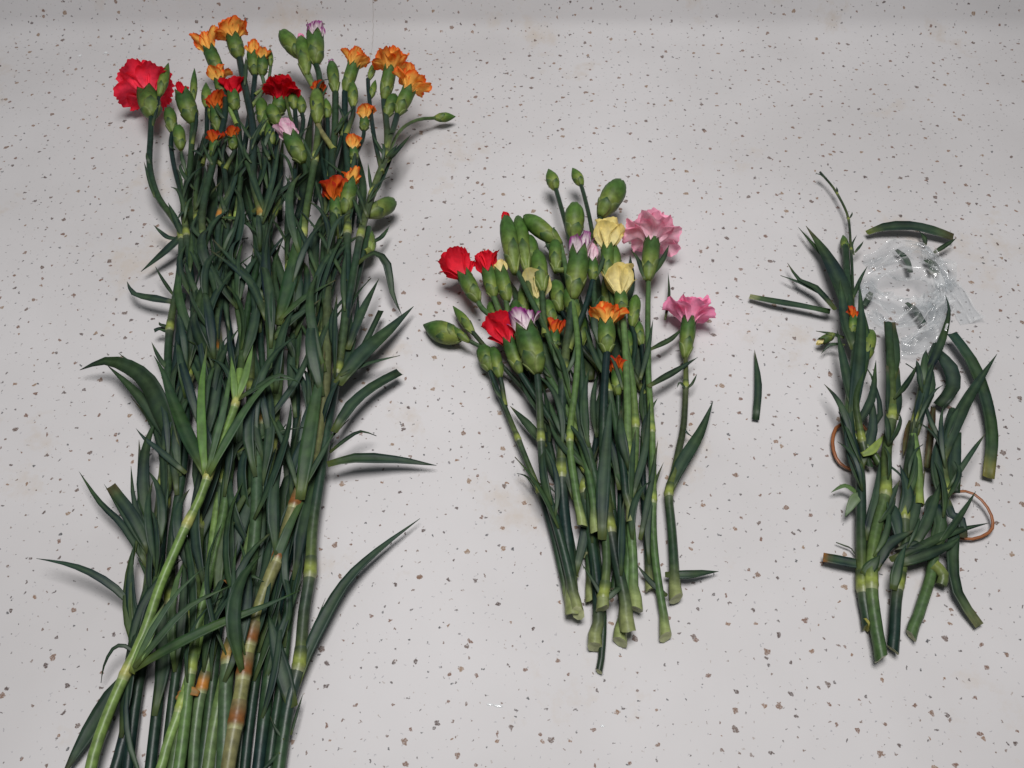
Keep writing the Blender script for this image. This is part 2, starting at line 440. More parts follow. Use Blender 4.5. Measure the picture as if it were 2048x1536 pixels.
# -- flower heads
def frame(A):
    A = A.normalized(); u = A.cross(Vector((0.13, .21, 1)));
    u.normalize(); return A, u, A.cross(u).normalized()
def calyx_mesh(name, parent, b, tip, R, closed, seed, tint, teeth=5, point=False):
    A, U, W = frame(tip-b); L = (tip-b).length
    sides = 20; V = []; F = []; K = []
    rr = random.Random(seed)
    if closed and point:
        prof = [(0, .22), (.03, .38), (.08, .54), (.16, .72), (.28, .90), (.42, 1.0), (.56, .97), (.70, .80), (.82, .54), (.91, .30), (.97, .13), (1.0, .02)]
    elif closed:
        prof = [(0, .22), (.03, .38), (.08, .50), (.16, .64), (.28, .80), (.42, .93), (.56, 1.0), (.70, .985), (.82, .86), (.91, .63), (.97, .35), (1.0, .05)]
    else:
        prof = [(0, .22), (.03, .36), (.08, .48), (.15, .60), (.26, .76), (.40, .91), (.55, 1.0), (.68, 1.0), (.80, .97), (.90, .96), (1.0, 1.0)]
    ph = rr.random()*6.28
    for j, (tt, r) in enumerate(prof):
        for k in range(sides):
            a = 2*math.pi*k/sides
            ridge = 1 + .045*math.cos(10*a+ph)*sstep(.2, .6, tt)
            t2 = tt
            if not closed and tt > .75:
                tri = abs(((a*teeth/(2*math.pi)) % 1.0)*2-1)       # 1 at tooth tips
                t2 = .75 + (tt-.75)*(.25 + 1.0*tri)
            elif closed and tt > .6:
                t2 = tt + .04*math.cos(5*a+ph)*(tt-.6)
            V.append(b + A*(t2*L) + (U*math.cos(a) + W*math.sin(a))*R*r*ridge)
            c = lerp(lerp(YEL, tint, .15), tint, sstep(.18, .72, tt)); c = lerp(c, lerp(tint, DARK, .5), .30*max(0, math.cos(10*a+ph))*sstep(.3, .6, tt))
            c = lerp(c, lerp(tint, BLUE, .45), .6*sstep(.72, 1, tt)) if closed else lerp(c, lerp(tint, DARK, .4), .6*sstep(.6, .85, tt))
            if not closed: c = lerp(c, (.24, .28, .10), .5*sstep(.97, 1, tt))
            K.append(c)
    n = sides
    for j in range(len(prof)-1):
        for k in range(n): F.append((j*n+k, j*n+(k+1) % n, (j+1)*n+(k+1) % n, (j+1)*n+k))
    F.append(tuple(range(n))[::-1])
    if closed: F.append(tuple((len(prof)-1)*n+k for k in range(n)))
    else:
        b0 = len(V)                                                    # inner throat so that it is no open shell
        for k in range(n):
            a = 2*math.pi*k/n
            V.append(b + A*(.70*L) + (U*math.cos(a) + W*math.sin(a))*R*.80); K.append(lerp(tint, PALE, .4))
        for k in range(n): F.append(((len(prof)-1)*n+k, (len(prof)-1)*n+(k+1) % n, b0+(k+1) % n, b0+k))
        F.append(tuple(b0+k for k in range(n)))
    o = mk(name, V, F, K, M_CALYX, parent, origin=b)
    return o, A, U, W, L
def bracts(o, b, A, U, W, L, R, seed, tint):
    rr = random.Random(seed+5); ph = rr.random()*6.28
    for i in range(4):
        inner = i >= 2
        c0 = ph + math.pi*i + (math.pi/2 if inner else 0)
        top = (.46 if inner else .33)*(.9+.25*rr.random())
        V = []; K = []; F = []
        ns, nv = 6, 7
        for s in range(ns):
            f = s/(ns-1); tt = .0 + top*f
            rprof = .22 + .68*(1-(1-min(1, tt/.42))**1.7)
            half = 1.15*(1 - f**2.2)**.6 + .03
            for v in range(nv):
                q = v/(nv-1)*2-1; a = c0 + half*q
                rad = R*(rprof*1.0 + .03 + .03*(not inner) + .09*f**3)
                V.append(b + A*(tt*L) + (U*math.cos(a)+W*math.sin(a))*rad)
                c = lerp(lerp(tint, YEL, .45), lerp(tint, BLUE, .6), sstep(.45, .95, f)); c = lerp(c, (.34, .38, .15), .75*abs(q)**3*(1-.4*f)); c = lerp(c, DARK, .55*sstep(.80, 1, f)*(1-abs(q)))
                K.append(c)
        for s in range(ns-1):
            for v in range(nv-1): F.append((s*nv+v, s*nv+v+1, (s+1)*nv+v+1, (s+1)*nv+v))
        m = mk('bract', V, F, K, M_CALYX, o, origin=b)
        md = m.modifiers.new('thick', 'SOLIDIFY'); md.thickness = .00035; md.offset = 0
PAL = {'rose': ((1, .30, .34), (1, .055, .115), (.88, .024, .055)),
       'red': ((.85, .10, .15), (.92, .030, .06), (.66, .008, .022)),
       'crimson': ((.80, .02, .05), (.80, .012, .032), (.62, .006, .016)),
       'orange': ((.98, .76, .34), (.98, .56, .12), (.86, .12, .015)),
       'deep_orange': ((.80, .34, .04), (.74, .16, .02), (.52, .03, .01)),
       'yellow': ((.90, .80, .38), (.93, .83, .42), (.88, .74, .28)),
       'pink': ((1, .80, .86), (1, .42, .62), (1, .32, .54)),
       'palepink': ((1, .90, .90), (1, .64, .74), (1, .42, .58)),
       'purple': ((.92, .86, .84), (.90, .78, .82), (.28, .02, .22)),
       'pinkwhite': ((.90, .80, .82), (.88, .68, .75), (.80, .42, .58))}
def petal(o, c0, A, U, W, phi, L, wd, fl0, fl1, pal, seed, serr=.10, ruf=.2, r0=.0):
    rr = random.Random(seed)
    D = U*math.cos(phi) + W*math.sin(phi); T = A.cross(D)
    ns, nv = 9, 15
    V = []; K = []; F = []
    inner, mid, edge = PAL[pal]; tone = rr.uniform(.93, 1.08)
    sd = rr.random()*40; k1 = 2.2 + 1.8*rr.random(); p1 = rr.random()*6.28
    zig = [rr.uniform(-1, 1) for _ in range(nv)]
    # spine
    sp = [c0 + D*r0]; ang = []
    for s in range(1, 40):
        f = s/39; a = math.radians(fl0 + (fl1-fl0)*sstep(.15, .95, f)); ang.append(a)
        sp.append(sp[-1] + (A*math.cos(a) + D*math.sin(a))*(L/39))
    ang.append(ang[-1])
    streak = [noise.noise(Vector((v*.9, sd, 2))) for v in range(nv)]
    for s in range(ns):
        f = s/(ns-1)
        for v in range(nv):
            q = v/(nv-1)*2-1
            ext = 1 - .30*abs(q)**2.2 + serr*(zig[v]*.5 + (.6 if v % 2 else -.6))*sstep(.6, 1, f)
            g = min(1.0, f*ext)
            idx = min(39, int(g*39)); a = ang[idx]
            nn = D*math.cos(a) - A*math.sin(a)
            ww = wd*.5*(.22 + .78*sstep(.10, .85, f)**.9)
            wave = ruf*L*f*f*(.5*math.sin(q*k1*1.45+p1) + .7*noise.noise(Vector((q*2.1, f*2.0, sd))))
            cup = .22*ww*q*q*(1-f*.6)
            V.append(sp[idx] + T*(q*ww) + nn*(wave - cup))
            m = sstep(.05, .45, f)
            c = lerp(inner, mid, m)
            e = sstep(.74, 1.0, f + .18*streak[v] + .14*abs(q)**3)
            if pal in ('purple', 'orange', 'deep_orange'):
                e = max(e, .7*sstep(.30, .55, streak[v])*sstep(.35, .8, f))
            cc = lerp(c, edge, e); vein = tone*(1 - .10*max(0, noise.noise(Vector((q*9, f*1.2, sd+30)))*2)); K.append((cc[0]*vein, cc[1]*vein, cc[2]*vein))
    for s in range(ns-1):
        for v in range(nv-1): F.append((s*nv+v, s*nv+v+1, (s+1)*nv+v+1, (s+1)*nv+v))
    m = mk('petal', V, F, K, M_PETAL, o, origin=c0)
    md = m.modifiers.new('sub', 'SUBSURF'); md.levels = 1; md.render_levels = 1
    return m
SEED = [100]
def tip_of(p0, p1, rise):
    """third coordinate of the tip: rise 0 lies level, 1 stands parallel to the picture"""
    if len(p1) == 3: return P(p1)
    S = mpp(*p0); dy = (p0[1]-p1[1])*S
    el = math.asin(-ray(p0[0], p0[1]).normalized().z)
    h = p0[2] + 1000*dy*math.cos(el)*rise
    return P((p1[0], p1[1], max(h, 3.0)))
def bud(t, p0, p1, w, tint=None, rise=.6, name='bud', tipc=None, point=None):
    SEED[0] += 1; s = SEED[0]
    b = P(p0); tip = tip_of(p0, p1, rise); R = w*.42*mpp(*p0)
    tint = tint or lerp((.092, .190, .032), (.055, .135, .028), random.Random(s).random())
    o, A, U, W, L = calyx_mesh(name, t.root, b, tip, R, True, s, tint, point=(w < 29) if point is None else point)
    bracts(o, b, A, U, W, L, R, s, tint)
    if tipc:
        for i in range(3):
            petal(o, b + A*L*.80, A, U, W, 2.1*i, L*.24, R*1.1, 2, 8, tipc, s*7+i, serr=.05, ruf=.1, r0=R*.15)
    return o
def flower(t, p0, p1, w, pal, n=8, L=40, fl=(10, 60), wd=None, rise=.6, seed=None, serr=.10, ruf=.2, tint=None, spreads=None, phi0=None):
    """p0 base of calyx, p1 its mouth, w calyx width px; petals of length L px leaning out from fl[0]..fl[1] degrees"""
    SEED[0] += 1; s = seed or SEED[0]
    b = P(p0); tip = tip_of(p0, p1, rise); S = mpp(*p0); R = w*.43*S
    tint = tint or lerp((.085, .175, .032), (.052, .128, .028), random.Random(s).random())
    o, A, U, W, CL = calyx_mesh('flower', t.root, b, tip, R, False, s, tint)
    bracts(o, b, A, U, W, CL, R, s, tint)
    rr = random.Random(s*3+1)
    Lm = L*S; ph0 = rr.random()*6.28 if phi0 is None else phi0
    for i in range(n):
        f = (i+.5)/n
        phi = ph0 + i*2.39996
        e = fl[0] + (fl[1]-fl[0])*(f**.8)
        petal(o, b + A*CL*.72, A, U, W, phi, (Lm + CL*.28)*rr.uniform(.86, 1.1), (wd or L*.95)*S*rr.uniform(.85, 1.15),
              e*.12, e*1.25, pal, s*50+i, serr, ruf, r0=R*(.15 + .5*f))
    return o

GL = 'long carnation stems of the left bunch'
GM = 'short carnation stems of the middle bunch'
GR = 'trimmed stem pieces of the right pile'
# ------------------------------------------------------------------ LEFT BUNCH (long stems, cut ends run out of the frame)
def ls(path, r, label, **kw): return stem_thing('carnation_stem', path, r*.90, label, GL, 'L', **kw)
L1 = ls([(250,1610,4),(272,1450,5),(292,1320,6),(318,1170,7),(332,1010,8),(338,860,9),(338,740,10),(342,660,11),(360,560,13),(364,475,15),(345,435,17),(316,395,19),(299,335,21),(301,270,23),(303,228,25)],
        2.1, 'carnation stem with the big open red flower at the far left of the left bunch', nodes=[(364,475),(340,660),(332,1010),(290,1330)], tint2=(.03,.085,.05))
L2 = ls([(292,1610,3),(312,1470,4),(328,1330,5),(345,1200,6),(358,1050,7),(368,900,8),(378,750,10),(384,600,13),(373,470,17),(368,410,19),(380,330,22),(386,246,25)],
        2.1, 'carnation stem with a green calyx showing a dark red tip beside the open red flower', nodes=[(373,470),(380,750),(345,1200)])
L3 = ls([(335,1610,6),(352,1450,7),(375,1330,8),(392,1200,9),(402,1050,10),(405,900,11),(405,780,13),(414,640,15),(410,480,19),(412,420,21),(425,330,25),(450,240,30),(450,185,33),(441,152,35)],
        2.2, 'carnation stem ending in the topmost-left orange streaked flower, turned to the left', nodes=[(410,482),(412,640),(402,1050),(388,1240),(352,1450)], tint=(.10,.15,.05), tint2=(.028,.075,.052))
L4 = ls([(432,1610,9),(448,1450,10),(462,1320,11),(490,1180,13),(512,1020,15),(522,860,17),(538,720,19),(536,600,21),(533,520,23),(527,430,25),(510,360,28),(503,280,32),(492,190,36),(479,116,39)],
        2.6, 'thick blue-green carnation stem with the orange flower nearest the splashback', nodes=[(535,600),(527,432),(523,840),(462,1310)], nodecol=(.32,.20,.05), tint=(.09,.15,.06), tint2=(.024,.066,.056))
L5 = ls([(378,1610,5),(388,1470,6),(402,1380,8),(425,1290,9),(440,1170,10),(448,1020,11),(440,880,12),(432,700,14),(438,560,16),(440,435,19),(462,380,22),(488,300,25),(505,200,30),(510,150,32)],
        2.0, 'carnation stem with a small yellow flower beside a thin pointed bud', nodes=[(440,435),(432,700),(400,1388)], nodecol=(.42,.17,.03), tint=(.11,.16,.07), tint2=(.024,.066,.05))
L6 = ls([(412,1610,4),(430,1450,5),(455,1300,7),(480,1160,9),(515,1020,11),(545,900,13),(556,760,15),(558,645,18),(590,550,21),(606,470,24),(618,400,26),(626,320,30),(637,220,34),(640,160,37),(632,128,39)],
        2.3, 'carnation stem with a purple and white flower tip and two plump closed buds', nodes=[(606,470),(556,648),(626,325),(545,900)], nodecol=(.33,.36,.10), tint=(.14,.19,.06), tint2=(.034,.085,.048))
L7 = ls([(452,1610,12),(468,1500,12),(482,1420,12),(492,1350,12),(504,1285,12),(522,1220,13),(548,1150,14),(562,1118,14),(578,1060,15),(600,985,16),(622,920,17),(640,800,18),(648,700,19),(656,560,21),(665,440,24),(664,350,27),(670,270,31),(671,186,35)],
        2.6, 'thick yellowing carnation stem with rusty brown rings near its lower end', nodes=[(480,1440),(490,1352),(504,1285),(560,1120),(597,1000)], tint=(.22,.18,.07), tint2=(.05,.10,.05), nodecol=(.20,.078,.022), taper=.72)
L8 = ls([(548,1610,5),(560,1480,6),(570,1400,7),(589,1330,8),(602,1220,9),(617,1143,10),(624,1060,11),(640,960,12),(655,850,14),(672,740,16),(688,600,19),(700,480,22),(700,400,24),(692,320,27),(690,240,31),(690,184,34)],
        2.4, 'right-hand blue-green carnation stem topped by a small yellow flower edged in orange', nodes=[(617,1143),(672,738),(588,1345),(700,460)], tint=(.022,.068,.056))
L9 = ls([(510,1610,3),(522,1450,4),(545,1300,5),(575,1150,6),(610,1000,8),(645,880,10),(672,780,12),(690,680,16),(702,580,20),(716,470,24),(744,388,27),(758,350,29),(771,316,31),(774,270,33),(768,200,36)],
        2.3, 'rightmost carnation stem of the left bunch with two wide orange flowers and a side bud', nodes=[(744,388),(771,318),(716,470)], tint=(.026,.07,.056))
L10 = ls([(345,1610,9),(362,1480,10),(380,1340,11),(402,1200,12),(425,1080,13),(455,940,14),(475,800,15),(490,660,16),(515,540,18),(548,430,21),(580,380,24),(612,350,27),(604,322,29)],
        2.0, 'carnation stem with a pale pink opening bud in the middle of the flower heads', nodes=[(380,1345),(475,800),(548,430)], tint=(.12,.19,.055), tint2=(.05,.11,.038))
L11 = ls([(395,1610,3),(415,1450,4),(440,1280,5),(470,1100,6),(490,940,7),(500,780,9),(510,620,11),(530,470,14),(552,340,18),(556,262,22),(553,226,25)],
        2.0, 'carnation stem with the dark crimson flower half hidden among the heads', nodes=[(500,780)], tint=(.018,.05,.04))
L12 = ls([(320,1610,3),(340,1450,4),(362,1300,5),(385,1150,6),(405,1000,7),(420,840,8),(425,700,10),(440,560,13),(462,440,16),(452,360,19),(440,300,21),(436,262,22)],
        1.9, 'carnation stem whose orange flower hides low under the left heads', nodes=[(462,440)], tint=(.018,.05,.04))
L13 = ls([(480,1610,3),(495,1450,4),(525,1280,5),(560,1120,6),(590,980,8),(615,820,10),(640,680,13),(665,560,17),(682,470,20),(690,425,22)],
        1.9, 'carnation stem with two short green calyxes and an orange flower below the right heads', nodes=[(640,680)], tint=(.03,.075,.045))
L14 = ls([(530,1610,3),(540,1450,4),(565,1300,5),(598,1120,6),(632,960,7),(665,800,9),(694,660,12),(716,560,16),(728,500,19),(738,455,20)],
        1.9, 'carnation stem with a plump bud pointing right, just above the arching leaf', nodes=[(694,660)], tint=(.03,.075,.045))
L15 = ls([(170,1610,10),(195,1510,11),(225,1430,13),(262,1348,15),(298,1268,17),(325,1185,19),(352,1115,21),(376,1050,23),(397,1000,25),(411,955,27),(440,880,28),(462,830,29),(474,790,30),(480,740,30)],
        2.1, 'bright yellow-green leafy shoot lying on top at the lower left of the left bunch', nodes=[(262,1348),(376,1048),(411,958),(470,806)], tint=(.18,.25,.055), tint2=(.15,.24,.05), nodecol=(.36,.36,.11), cat='leafy shoot')
L16 = ls([(210,1610,3),(245,1480,4),(268,1350,5),(285,1220,6),(300,1100,6),(318,980,7),(330,860,8),(348,740,10),(358,650,12),(366,590,13)],
        2.2, 'dark leafy carnation stem at the lower left edge, fanned with narrow leaves', nodes=[(300,1100),(285,1220),(318,980)], tint=(.018,.052,.045))
L17 = ls([(300,1610,8),(322,1500,9),(350,1420,10),(372,1350,10),(392,1290,10),(412,1200,10),(430,1100,10),(446,960,11),(466,820,12),(480,700,13),(470,560,16),(478,440,20),(482,340,24),(478,260,27),(470,215,29)],
        1.8, 'fresh green carnation stem crossing the lower bunch, orange petals at its tip', nodes=[(357,1419),(446,960),(478,440)], tint=(.20,.28,.07), tint2=(.03,.075,.045))

# -- heads, left to right
flower(L1, (306,234,25), (294,186), 52, 'rose', n=16, L=60, fl=(18,100), wd=66, rise=.12, serr=.18, ruf=.16, seed=311)
branch(L1, [(301,262,23),(312,225,27),(318,192,30)], .9); bud(L1, (318,194,30), (337,126), 25)
flower(L2, (386,248,25), (366,187), 44, 'crimson', n=4, L=18, fl=(4,25), rise=.8)
branch(L2, [(384,290,24),(393,240,28),(386,205,32)], .9); bud(L2, (386,207,32), (389,137), 17)
branch(L2, [(372,420,19),(350,340,20),(342,290,21),(345,265,22)], 1.2); bud(L2, (345,266,22), (338,215), 30)
bud(L2, (362,300,21), (356,250), 30)
flower(L3, (441,152,35), (418,98), 35, 'orange', n=7, L=48, fl=(4,44), wd=34, rise=.8, ruf=.12, seed=322)
flower(L4, (479,118,39), (466,74), 38, 'orange', n=9, L=40, fl=(8,78), wd=42, rise=.8, seed=333)
flower(L5, (510,152,32), (506,108), 32, 'orange', n=5, L=26, fl=(5,40), rise=.8)
branch(L5, [(502,215,30),(528,178,33),(524,150,34)], 1.0); flower(L5, (524,152,34), (526,117), 27, 'orange', n=6, L=20, fl=(5,50), rise=.8)
branch(L5, [(510,190,31),(535,165,33),(542,128,35)], .8); bud(L5, (541,133,35), (540,96), 15)
flower(L6, (632,130,39), (630,68), 44, 'purple', n=7, L=32, fl=(2,20), wd=32, rise=.8, seed=344, ruf=.10)
branch(L6, [(636,210,34),(618,150,36),(600,112,38)], 1.4); bud(L6, (602,116,38), (562,62), 40)
branch(L6, [(630,180,35),(612,150,38)], 1.3); bud(L6, (613,152,38), (602,72), 36, tipc='pink')
bud(L7, (671,188,35), (663,122), 30, tipc='purple')
branch(L7, [(668,300,30),(640,260,33),(635,242,35)], 1.4); bud(L7, (635,248,35), (633,178), 36, tint=(.12,.20,.04))
flower(L8, (690,186,34), (708,128), 32, 'orange', n=9, L=33, fl=(4,58), wd=34, rise=.8, seed=355, ruf=.14)
branch(L8, [(692,270,30),(706,230,33),(706,212,34)], 1.3); bud(L8, (706,216,34), (706,160), 27)
flower(L9, (768,202,36), (781,134), 33, 'orange', n=10, L=42, fl=(20,86), wd=40, rise=.85, seed=366, ruf=.22)
branch(L9, [(772,300,32),(785,262,34),(795,228,36)], 1.5); flower(L9, (795,230,36), (819,178), 36, 'orange', n=10, L=48, fl=(10,80), wd=42, rise=.7, seed=377, ruf=.22)
branch(L9, [(772,318,31),(800,262,24),(835,240,17),(872,236,11)], .9, tint=(.11,.17,.045)); bud(L9, (868,236,11), (911,233,9), 23)
branch(L9, [(764,345,30),(748,270,33),(738,190,35),(736,158,36)], 1.1); bud(L9, (738,160,36), (751,122), 17)
bud(L9, (742,196,34), (751,160), 17)
bud(L9, (772,236,34), (790,188), 30)
flower(L10, (606,326,31), (580,272), 44, 'pinkwhite', n=8, L=34, fl=(2,22), wd=38, rise=.7, seed=388, ruf=.08)
branch(L10, [(612,350,27),(580,230,32),(560,150,35)], .9, tint=(.10,.14,.035)); bud(L10, (556,250,30), (540,210), 34)
flower(L11, (553,232,25), (562,200), 36, 'crimson', n=12, L=50, fl=(30,100), wd=58, rise=.9, serr=.16, seed=399)
flower(L12, (436,264,22), (432,215), 30, 'deep_orange', n=7, L=34, fl=(5,45), rise=.8)
branch(L12, [(450,340,20),(470,300,23),(466,285,24)], 1.1); flower(L12, (466,300,24), (466,275), 24, 'deep_orange', n=6, L=26, fl=(5,40), rise=.8)
branch(L12, [(444,330,20),(430,320,22),(424,305,23)], 1.1); flower(L12, (428,318,23), (430,285), 26, 'deep_orange', n=6, L=26, fl=(5,45), rise=.8)
flower(L17, (470,222,29), (466,185), 30, 'crimson', n=6, L=34, fl=(5,50), rise=.8)
branch(L17, [(474,250,28),(446,190,31)], 1.1); flower(L17, (447,192,31), (438,160), 28, 'orange', n=6, L=32, fl=(8,60), rise=.8)
flower(L13, (690,428,24), (702,362), 38, 'orange', n=6, L=26, fl=(3,36), rise=.6)
branch(L13, [(680,480,20),(676,440,22)], 1.2); flower(L13, (672,448,21), (672,400), 32, 'deep_orange', n=8, L=46, fl=(5,50), rise=.6)
branch(L13, [(684,465,20),(712,330,26),(708,318,27)], 1.0); flower(L13, (708,322,27), (708,298), 22, 'orange', n=7, L=34, fl=(4,40), wd=26, rise=.8)
branch(L13, [(700,330,26),(725,280,28),(728,258,29)], 1.0); flower(L13, (727,262,29), (730,238), 24, 'orange', n=6, L=34, fl=(5,50), rise=.8)
branch(L13, [(676,470,19),(640,300,26),(632,225,30)], 1.0); flower(L13, (640,225,28), (638,190), 26, 'deep_orange', n=6, L=28, fl=(5,45), rise=.8)
bud(L14, (735,432,21), (790,402,15), 44, tint=(.075,.14,.035))
branch(L14, [(730,505,19),(740,500,18)], 1.3); bud(L14, (741,508,15), (733,458,15), 34)

# -- small bract pairs and pointed leaflets up among the heads
for (x,y,h,dx,dy,w) in [(372,418,20,-18,22,9),(350,300,22,-14,-10,7),(772,316,33,24,-28,10),(744,388,28,-8,-62,8),(771,316,32,-30,-55,8),
                        (774,270,34,22,-12,7),(690,240,33,-14,-34,7),(626,320,32,-22,-48,8),(626,320,32,20,-40,8),(450,240,31,-22,-30,8),
                        (670,270,33,20,-36,8),(503,280,34,24,-44,8),(503,280,34,-24,-40,8),(425,330,27,-20,-44,8),(386,300,25,22,14,7),
                        (300,330,22,-8,-24,8),(310,395,20,-22,-72,8),(640,200,35,16,-30,7),(540,320,24,-20,-46,9),(600,400,26,-30,-50,9),(560,420,24,20,-70,9)]:
    leaf('L', [(x,y,h),(x+dx*.55,y+dy*.5,h+3),(x+dx,y+dy,h+4)], w, lerp(BLUE, DARK, .3), fold=.4)

# -- leaves that give the bunch its outline
LV = [ # path, width, tint, options
 ([(368,468,16),(345,492,15),(318,515,12),(282,543,9)],23,DARK,{}),
 ([(348,592,12),(326,560,13),(310,532,14)],8,DARK,{}),
 ([(352,606,13),(310,598,14),(268,588,12),(254,563,10)],18,(.03,.06,.055),{}),
 ([(338,742,11),(318,715,13),(303,684,14)],10,BLUE,{}),
 ([(338,655,12),(322,650,14),(318,644,14)],9,DARK,{}),
 ([(340,665,12),(322,658,11),(309,662,10)],12,DARK,{'cut':True}),
 ([(352,905,12),(328,830,17),(298,766,22),(258,734,23),(210,722,18),(160,740,9)],42,(.012,.030,.028),{'roll':28,'fold':.15}),
 ([(345,890,11),(300,820,14),(262,775,16),(214,730,16)],24,DARK,{}),
 ([(318,790,14),(276,740,17),(237,706,18)],12,BLUE,{}),
 ([(325,800,15),(298,760,18),(277,728,18)],14,BLUE,{}),
 ([(414,952,27),(378,880,27),(345,800,25),(326,745,25),(308,712,24)],30,(.035,.105,.03),{'roll':-20}),
 ([(411,950,28),(404,870,31),(403,780,32),(414,690,31)],19,BRIGHT,{'roll':-10}),
 ([(414,950,29),(432,880,33),(452,800,35),(464,720,34)],15,(.09,.16,.06),{}),
 ([(416,952,29),(455,880,33),(505,800,35),(548,760,34),(596,762,30)],20,(.07,.145,.04),{}),
 ([(470,805,31),(468,765,34),(462,712,35)],15,(.16,.25,.055),{'basecol':YEL}),
 ([(473,800,31),(490,755,34),(506,690,35)],17,(.16,.25,.055),{'basecol':YEL}),
 ([(475,800,31),(520,772,33),(560,750,33),(603,768,29)],15,(.05,.11,.04),{}),
 ([(372,947,12),(318,900,14),(290,878,14),(272,857,13)],14,(.03,.06,.06),{}),
 ([(296,1135,8),(250,1056,11),(200,1005,12),(158,943,10)],15,BLUE,{}),
 ([(300,1112,9),(258,1048,13),(208,968,13)],11,BLUE,{}),
 ([(302,1105,10),(268,1035,14),(222,973,14)],25,(.026,.055,.055),{'cut':True}),
 ([(306,1105,9),(270,1010,13),(262,932,14)],13,DARK,{}),
 ([(312,1125,8),(286,1000,12),(278,880,14)],22,(.02,.055,.042),{}),
 ([(318,1110,9),(332,1010,13),(338,962,14)],11,BLUE,{}),
 ([(290,1130,8),(278,1030,12),(292,915,13)],14,DARK,{}),
 ([(275,1225,8),(232,1178,14),(180,1145,17),(128,1127,17),(73,1117,15)],17,(.022,.058,.058),{}),
 ([(290,1290,9),(264,1210,12),(262,1130,13),(270,1085,13)],22,BLUE,{}),
 ([(282,1316,12),(250,1292,15),(226,1298,15),(208,1332,11),(202,1366,6)],9,DARK,{}),
 ([(262,1345,12),(225,1395,9),(178,1465,6),(120,1560,5)],42,(.016,.040,.036),{}),
 ([(268,1340,19),(330,1302,23),(430,1252,25),(530,1212,23),(602,1180,18)],24,(.045,.115,.03),{}),
 ([(270,1335,20),(320,1275,24),(380,1212,25),(470,1168,21)],17,(.05,.11,.04),{}),
 ([(268,1335,20),(305,1260,24),(360,1180,25),(415,1130,22)],14,(.08,.14,.06),{}),
 ([(655,930,15),(710,918,14),(790,920,10),(873,931,6)],26,(.022,.062,.045),{}),
 ([(668,865,15),(702,812,15),(745,775,12),(799,745,9)],26,(.020,.060,.045),{'cut':True}),
 ([(660,905,16),(694,878,19),(722,863,17),(753,872,10)],11,DARK,{}),
 ([(676,770,17),(724,710,17),(775,664,13),(827,613,9)],36,(.022,.062,.048),{}),
 ([(680,752,18),(735,728,16),(800,711,13)],11,(.03,.07,.06),{}),
 ([(716,528,22),(748,507,25),(774,530,21),(784,585,13),(803,629,6)],19,(.012,.035,.033),{'roll':12}),
 ([(696,700,18),(724,625,19),(758,557,15)],20,(.03,.065,.05),{}),
 ([(700,745,15),(732,685,13),(762,622,10)],15,DARK,{'cut':True}),
 ([(738,488,18),(762,476,14),(779,452,12)],12,BLUE,{}),
 ([(772,326,31),(796,300,27),(821,270,22)],14,DARK,{}),
 ([(745,392,27),(770,340,26),(790,300,26)],18,(.025,.06,.052),{}),
 ([(592,1372,8),(628,1278,9),(688,1170,9),(755,1102,8),(840,1037,6)],27,(.022,.060,.048),{}),
 ([(598,1345,9),(625,1265,9),(651,1196,8)],7,DARK,{}),
 ([(586,1415,9),(558,1315,11),(536,1222,12)],36,(.022,.062,.048),{}),
 ([(568,1480,9),(550,1455,9),(540,1432,9)],7,DARK,{}),
 ([(582,1470,8),(596,1420,8),(606,1388,7)],7,DARK,{}),
 ([(560,1505,9),(535,1530,7),(515,1550,6)],9,DARK,{}),
 ([(600,1000,18),(612,920,22),(628,820,24),(650,700,24)],32,(.035,.095,.05),{}),
 ([(598,985,19),(572,900,23),(548,845,24),(528,806,24)],12,(.04,.085,.05),{}),
 ([(604,980,19),(640,915,22),(670,860,21)],14,(.05,.10,.04),{}),
 ([(735,435,27),(706,368,30),(640,312,32)],10,DARK,{}),
 ([(692,562,24),(640,470,28),(594,412,30)],9,DARK,{}),
 ([(640,560,24),(605,470,28),(560,380,30)],9,BLUE,{}),
 ([(505,425,26),(555,388,29),(622,340,30)],15,DARK,{}),
 ([(556,650,21),(584,545,25),(604,425,28)],30,(.035,.115,.035),{}),
 ([(560,640,22),(610,595,25),(672,560,24)],15,(.05,.11,.035),{}),
 ([(545,680,21),(585,640,24),(640,600,24)],18,(.02,.05,.04),{}),
 ([(534,640,23),(498,560,26),(425,478,26)],18,BLUE,{}),
 ([(534,600,24),(480,545,27),(420,500,27)],14,(.03,.07,.06),{}),
 ([(475,905,20),(540,868,22),(616,853,20)],8,(.05,.10,.03),{}),
 ([(530,850,20),(600,750,22),(640,640,22)],16,(.03,.07,.05),{}),
 ([(440,1040,14),(470,900,18),(540,850,19)],18,(.04,.09,.04),{}),
 ([(532,430,27),(500,340,31),(470,260,33)],13,BLUE,{}),
 ([(527,432,28),(548,350,31),(560,280,33)],13,(.03,.075,.06),{}),
 ([(412,482,20),(385,455,23),(398,425,25)],10,BLUE,{}),
 ([(366,475,17),(352,440,20),(336,405,21)],14,BLUE,{}),
 ([(362,478,16),(335,475,15),(307,450,14)],11,(.03,.065,.055),{}),
 ([(440,435,21),(480,440,24),(520,470,24)],9,(.05,.11,.03),{}),
 ([(420,690,16),(395,690,18),(375,680,19)],7,(.07,.11,.03),{'roll':60}),
 ([(462,1165,14),(500,1152,18),(530,1165,17)],12,DARK,{}),
 ([(440,435,21),(470,360,25),(475,300,28)],12,BLUE,{}),
]
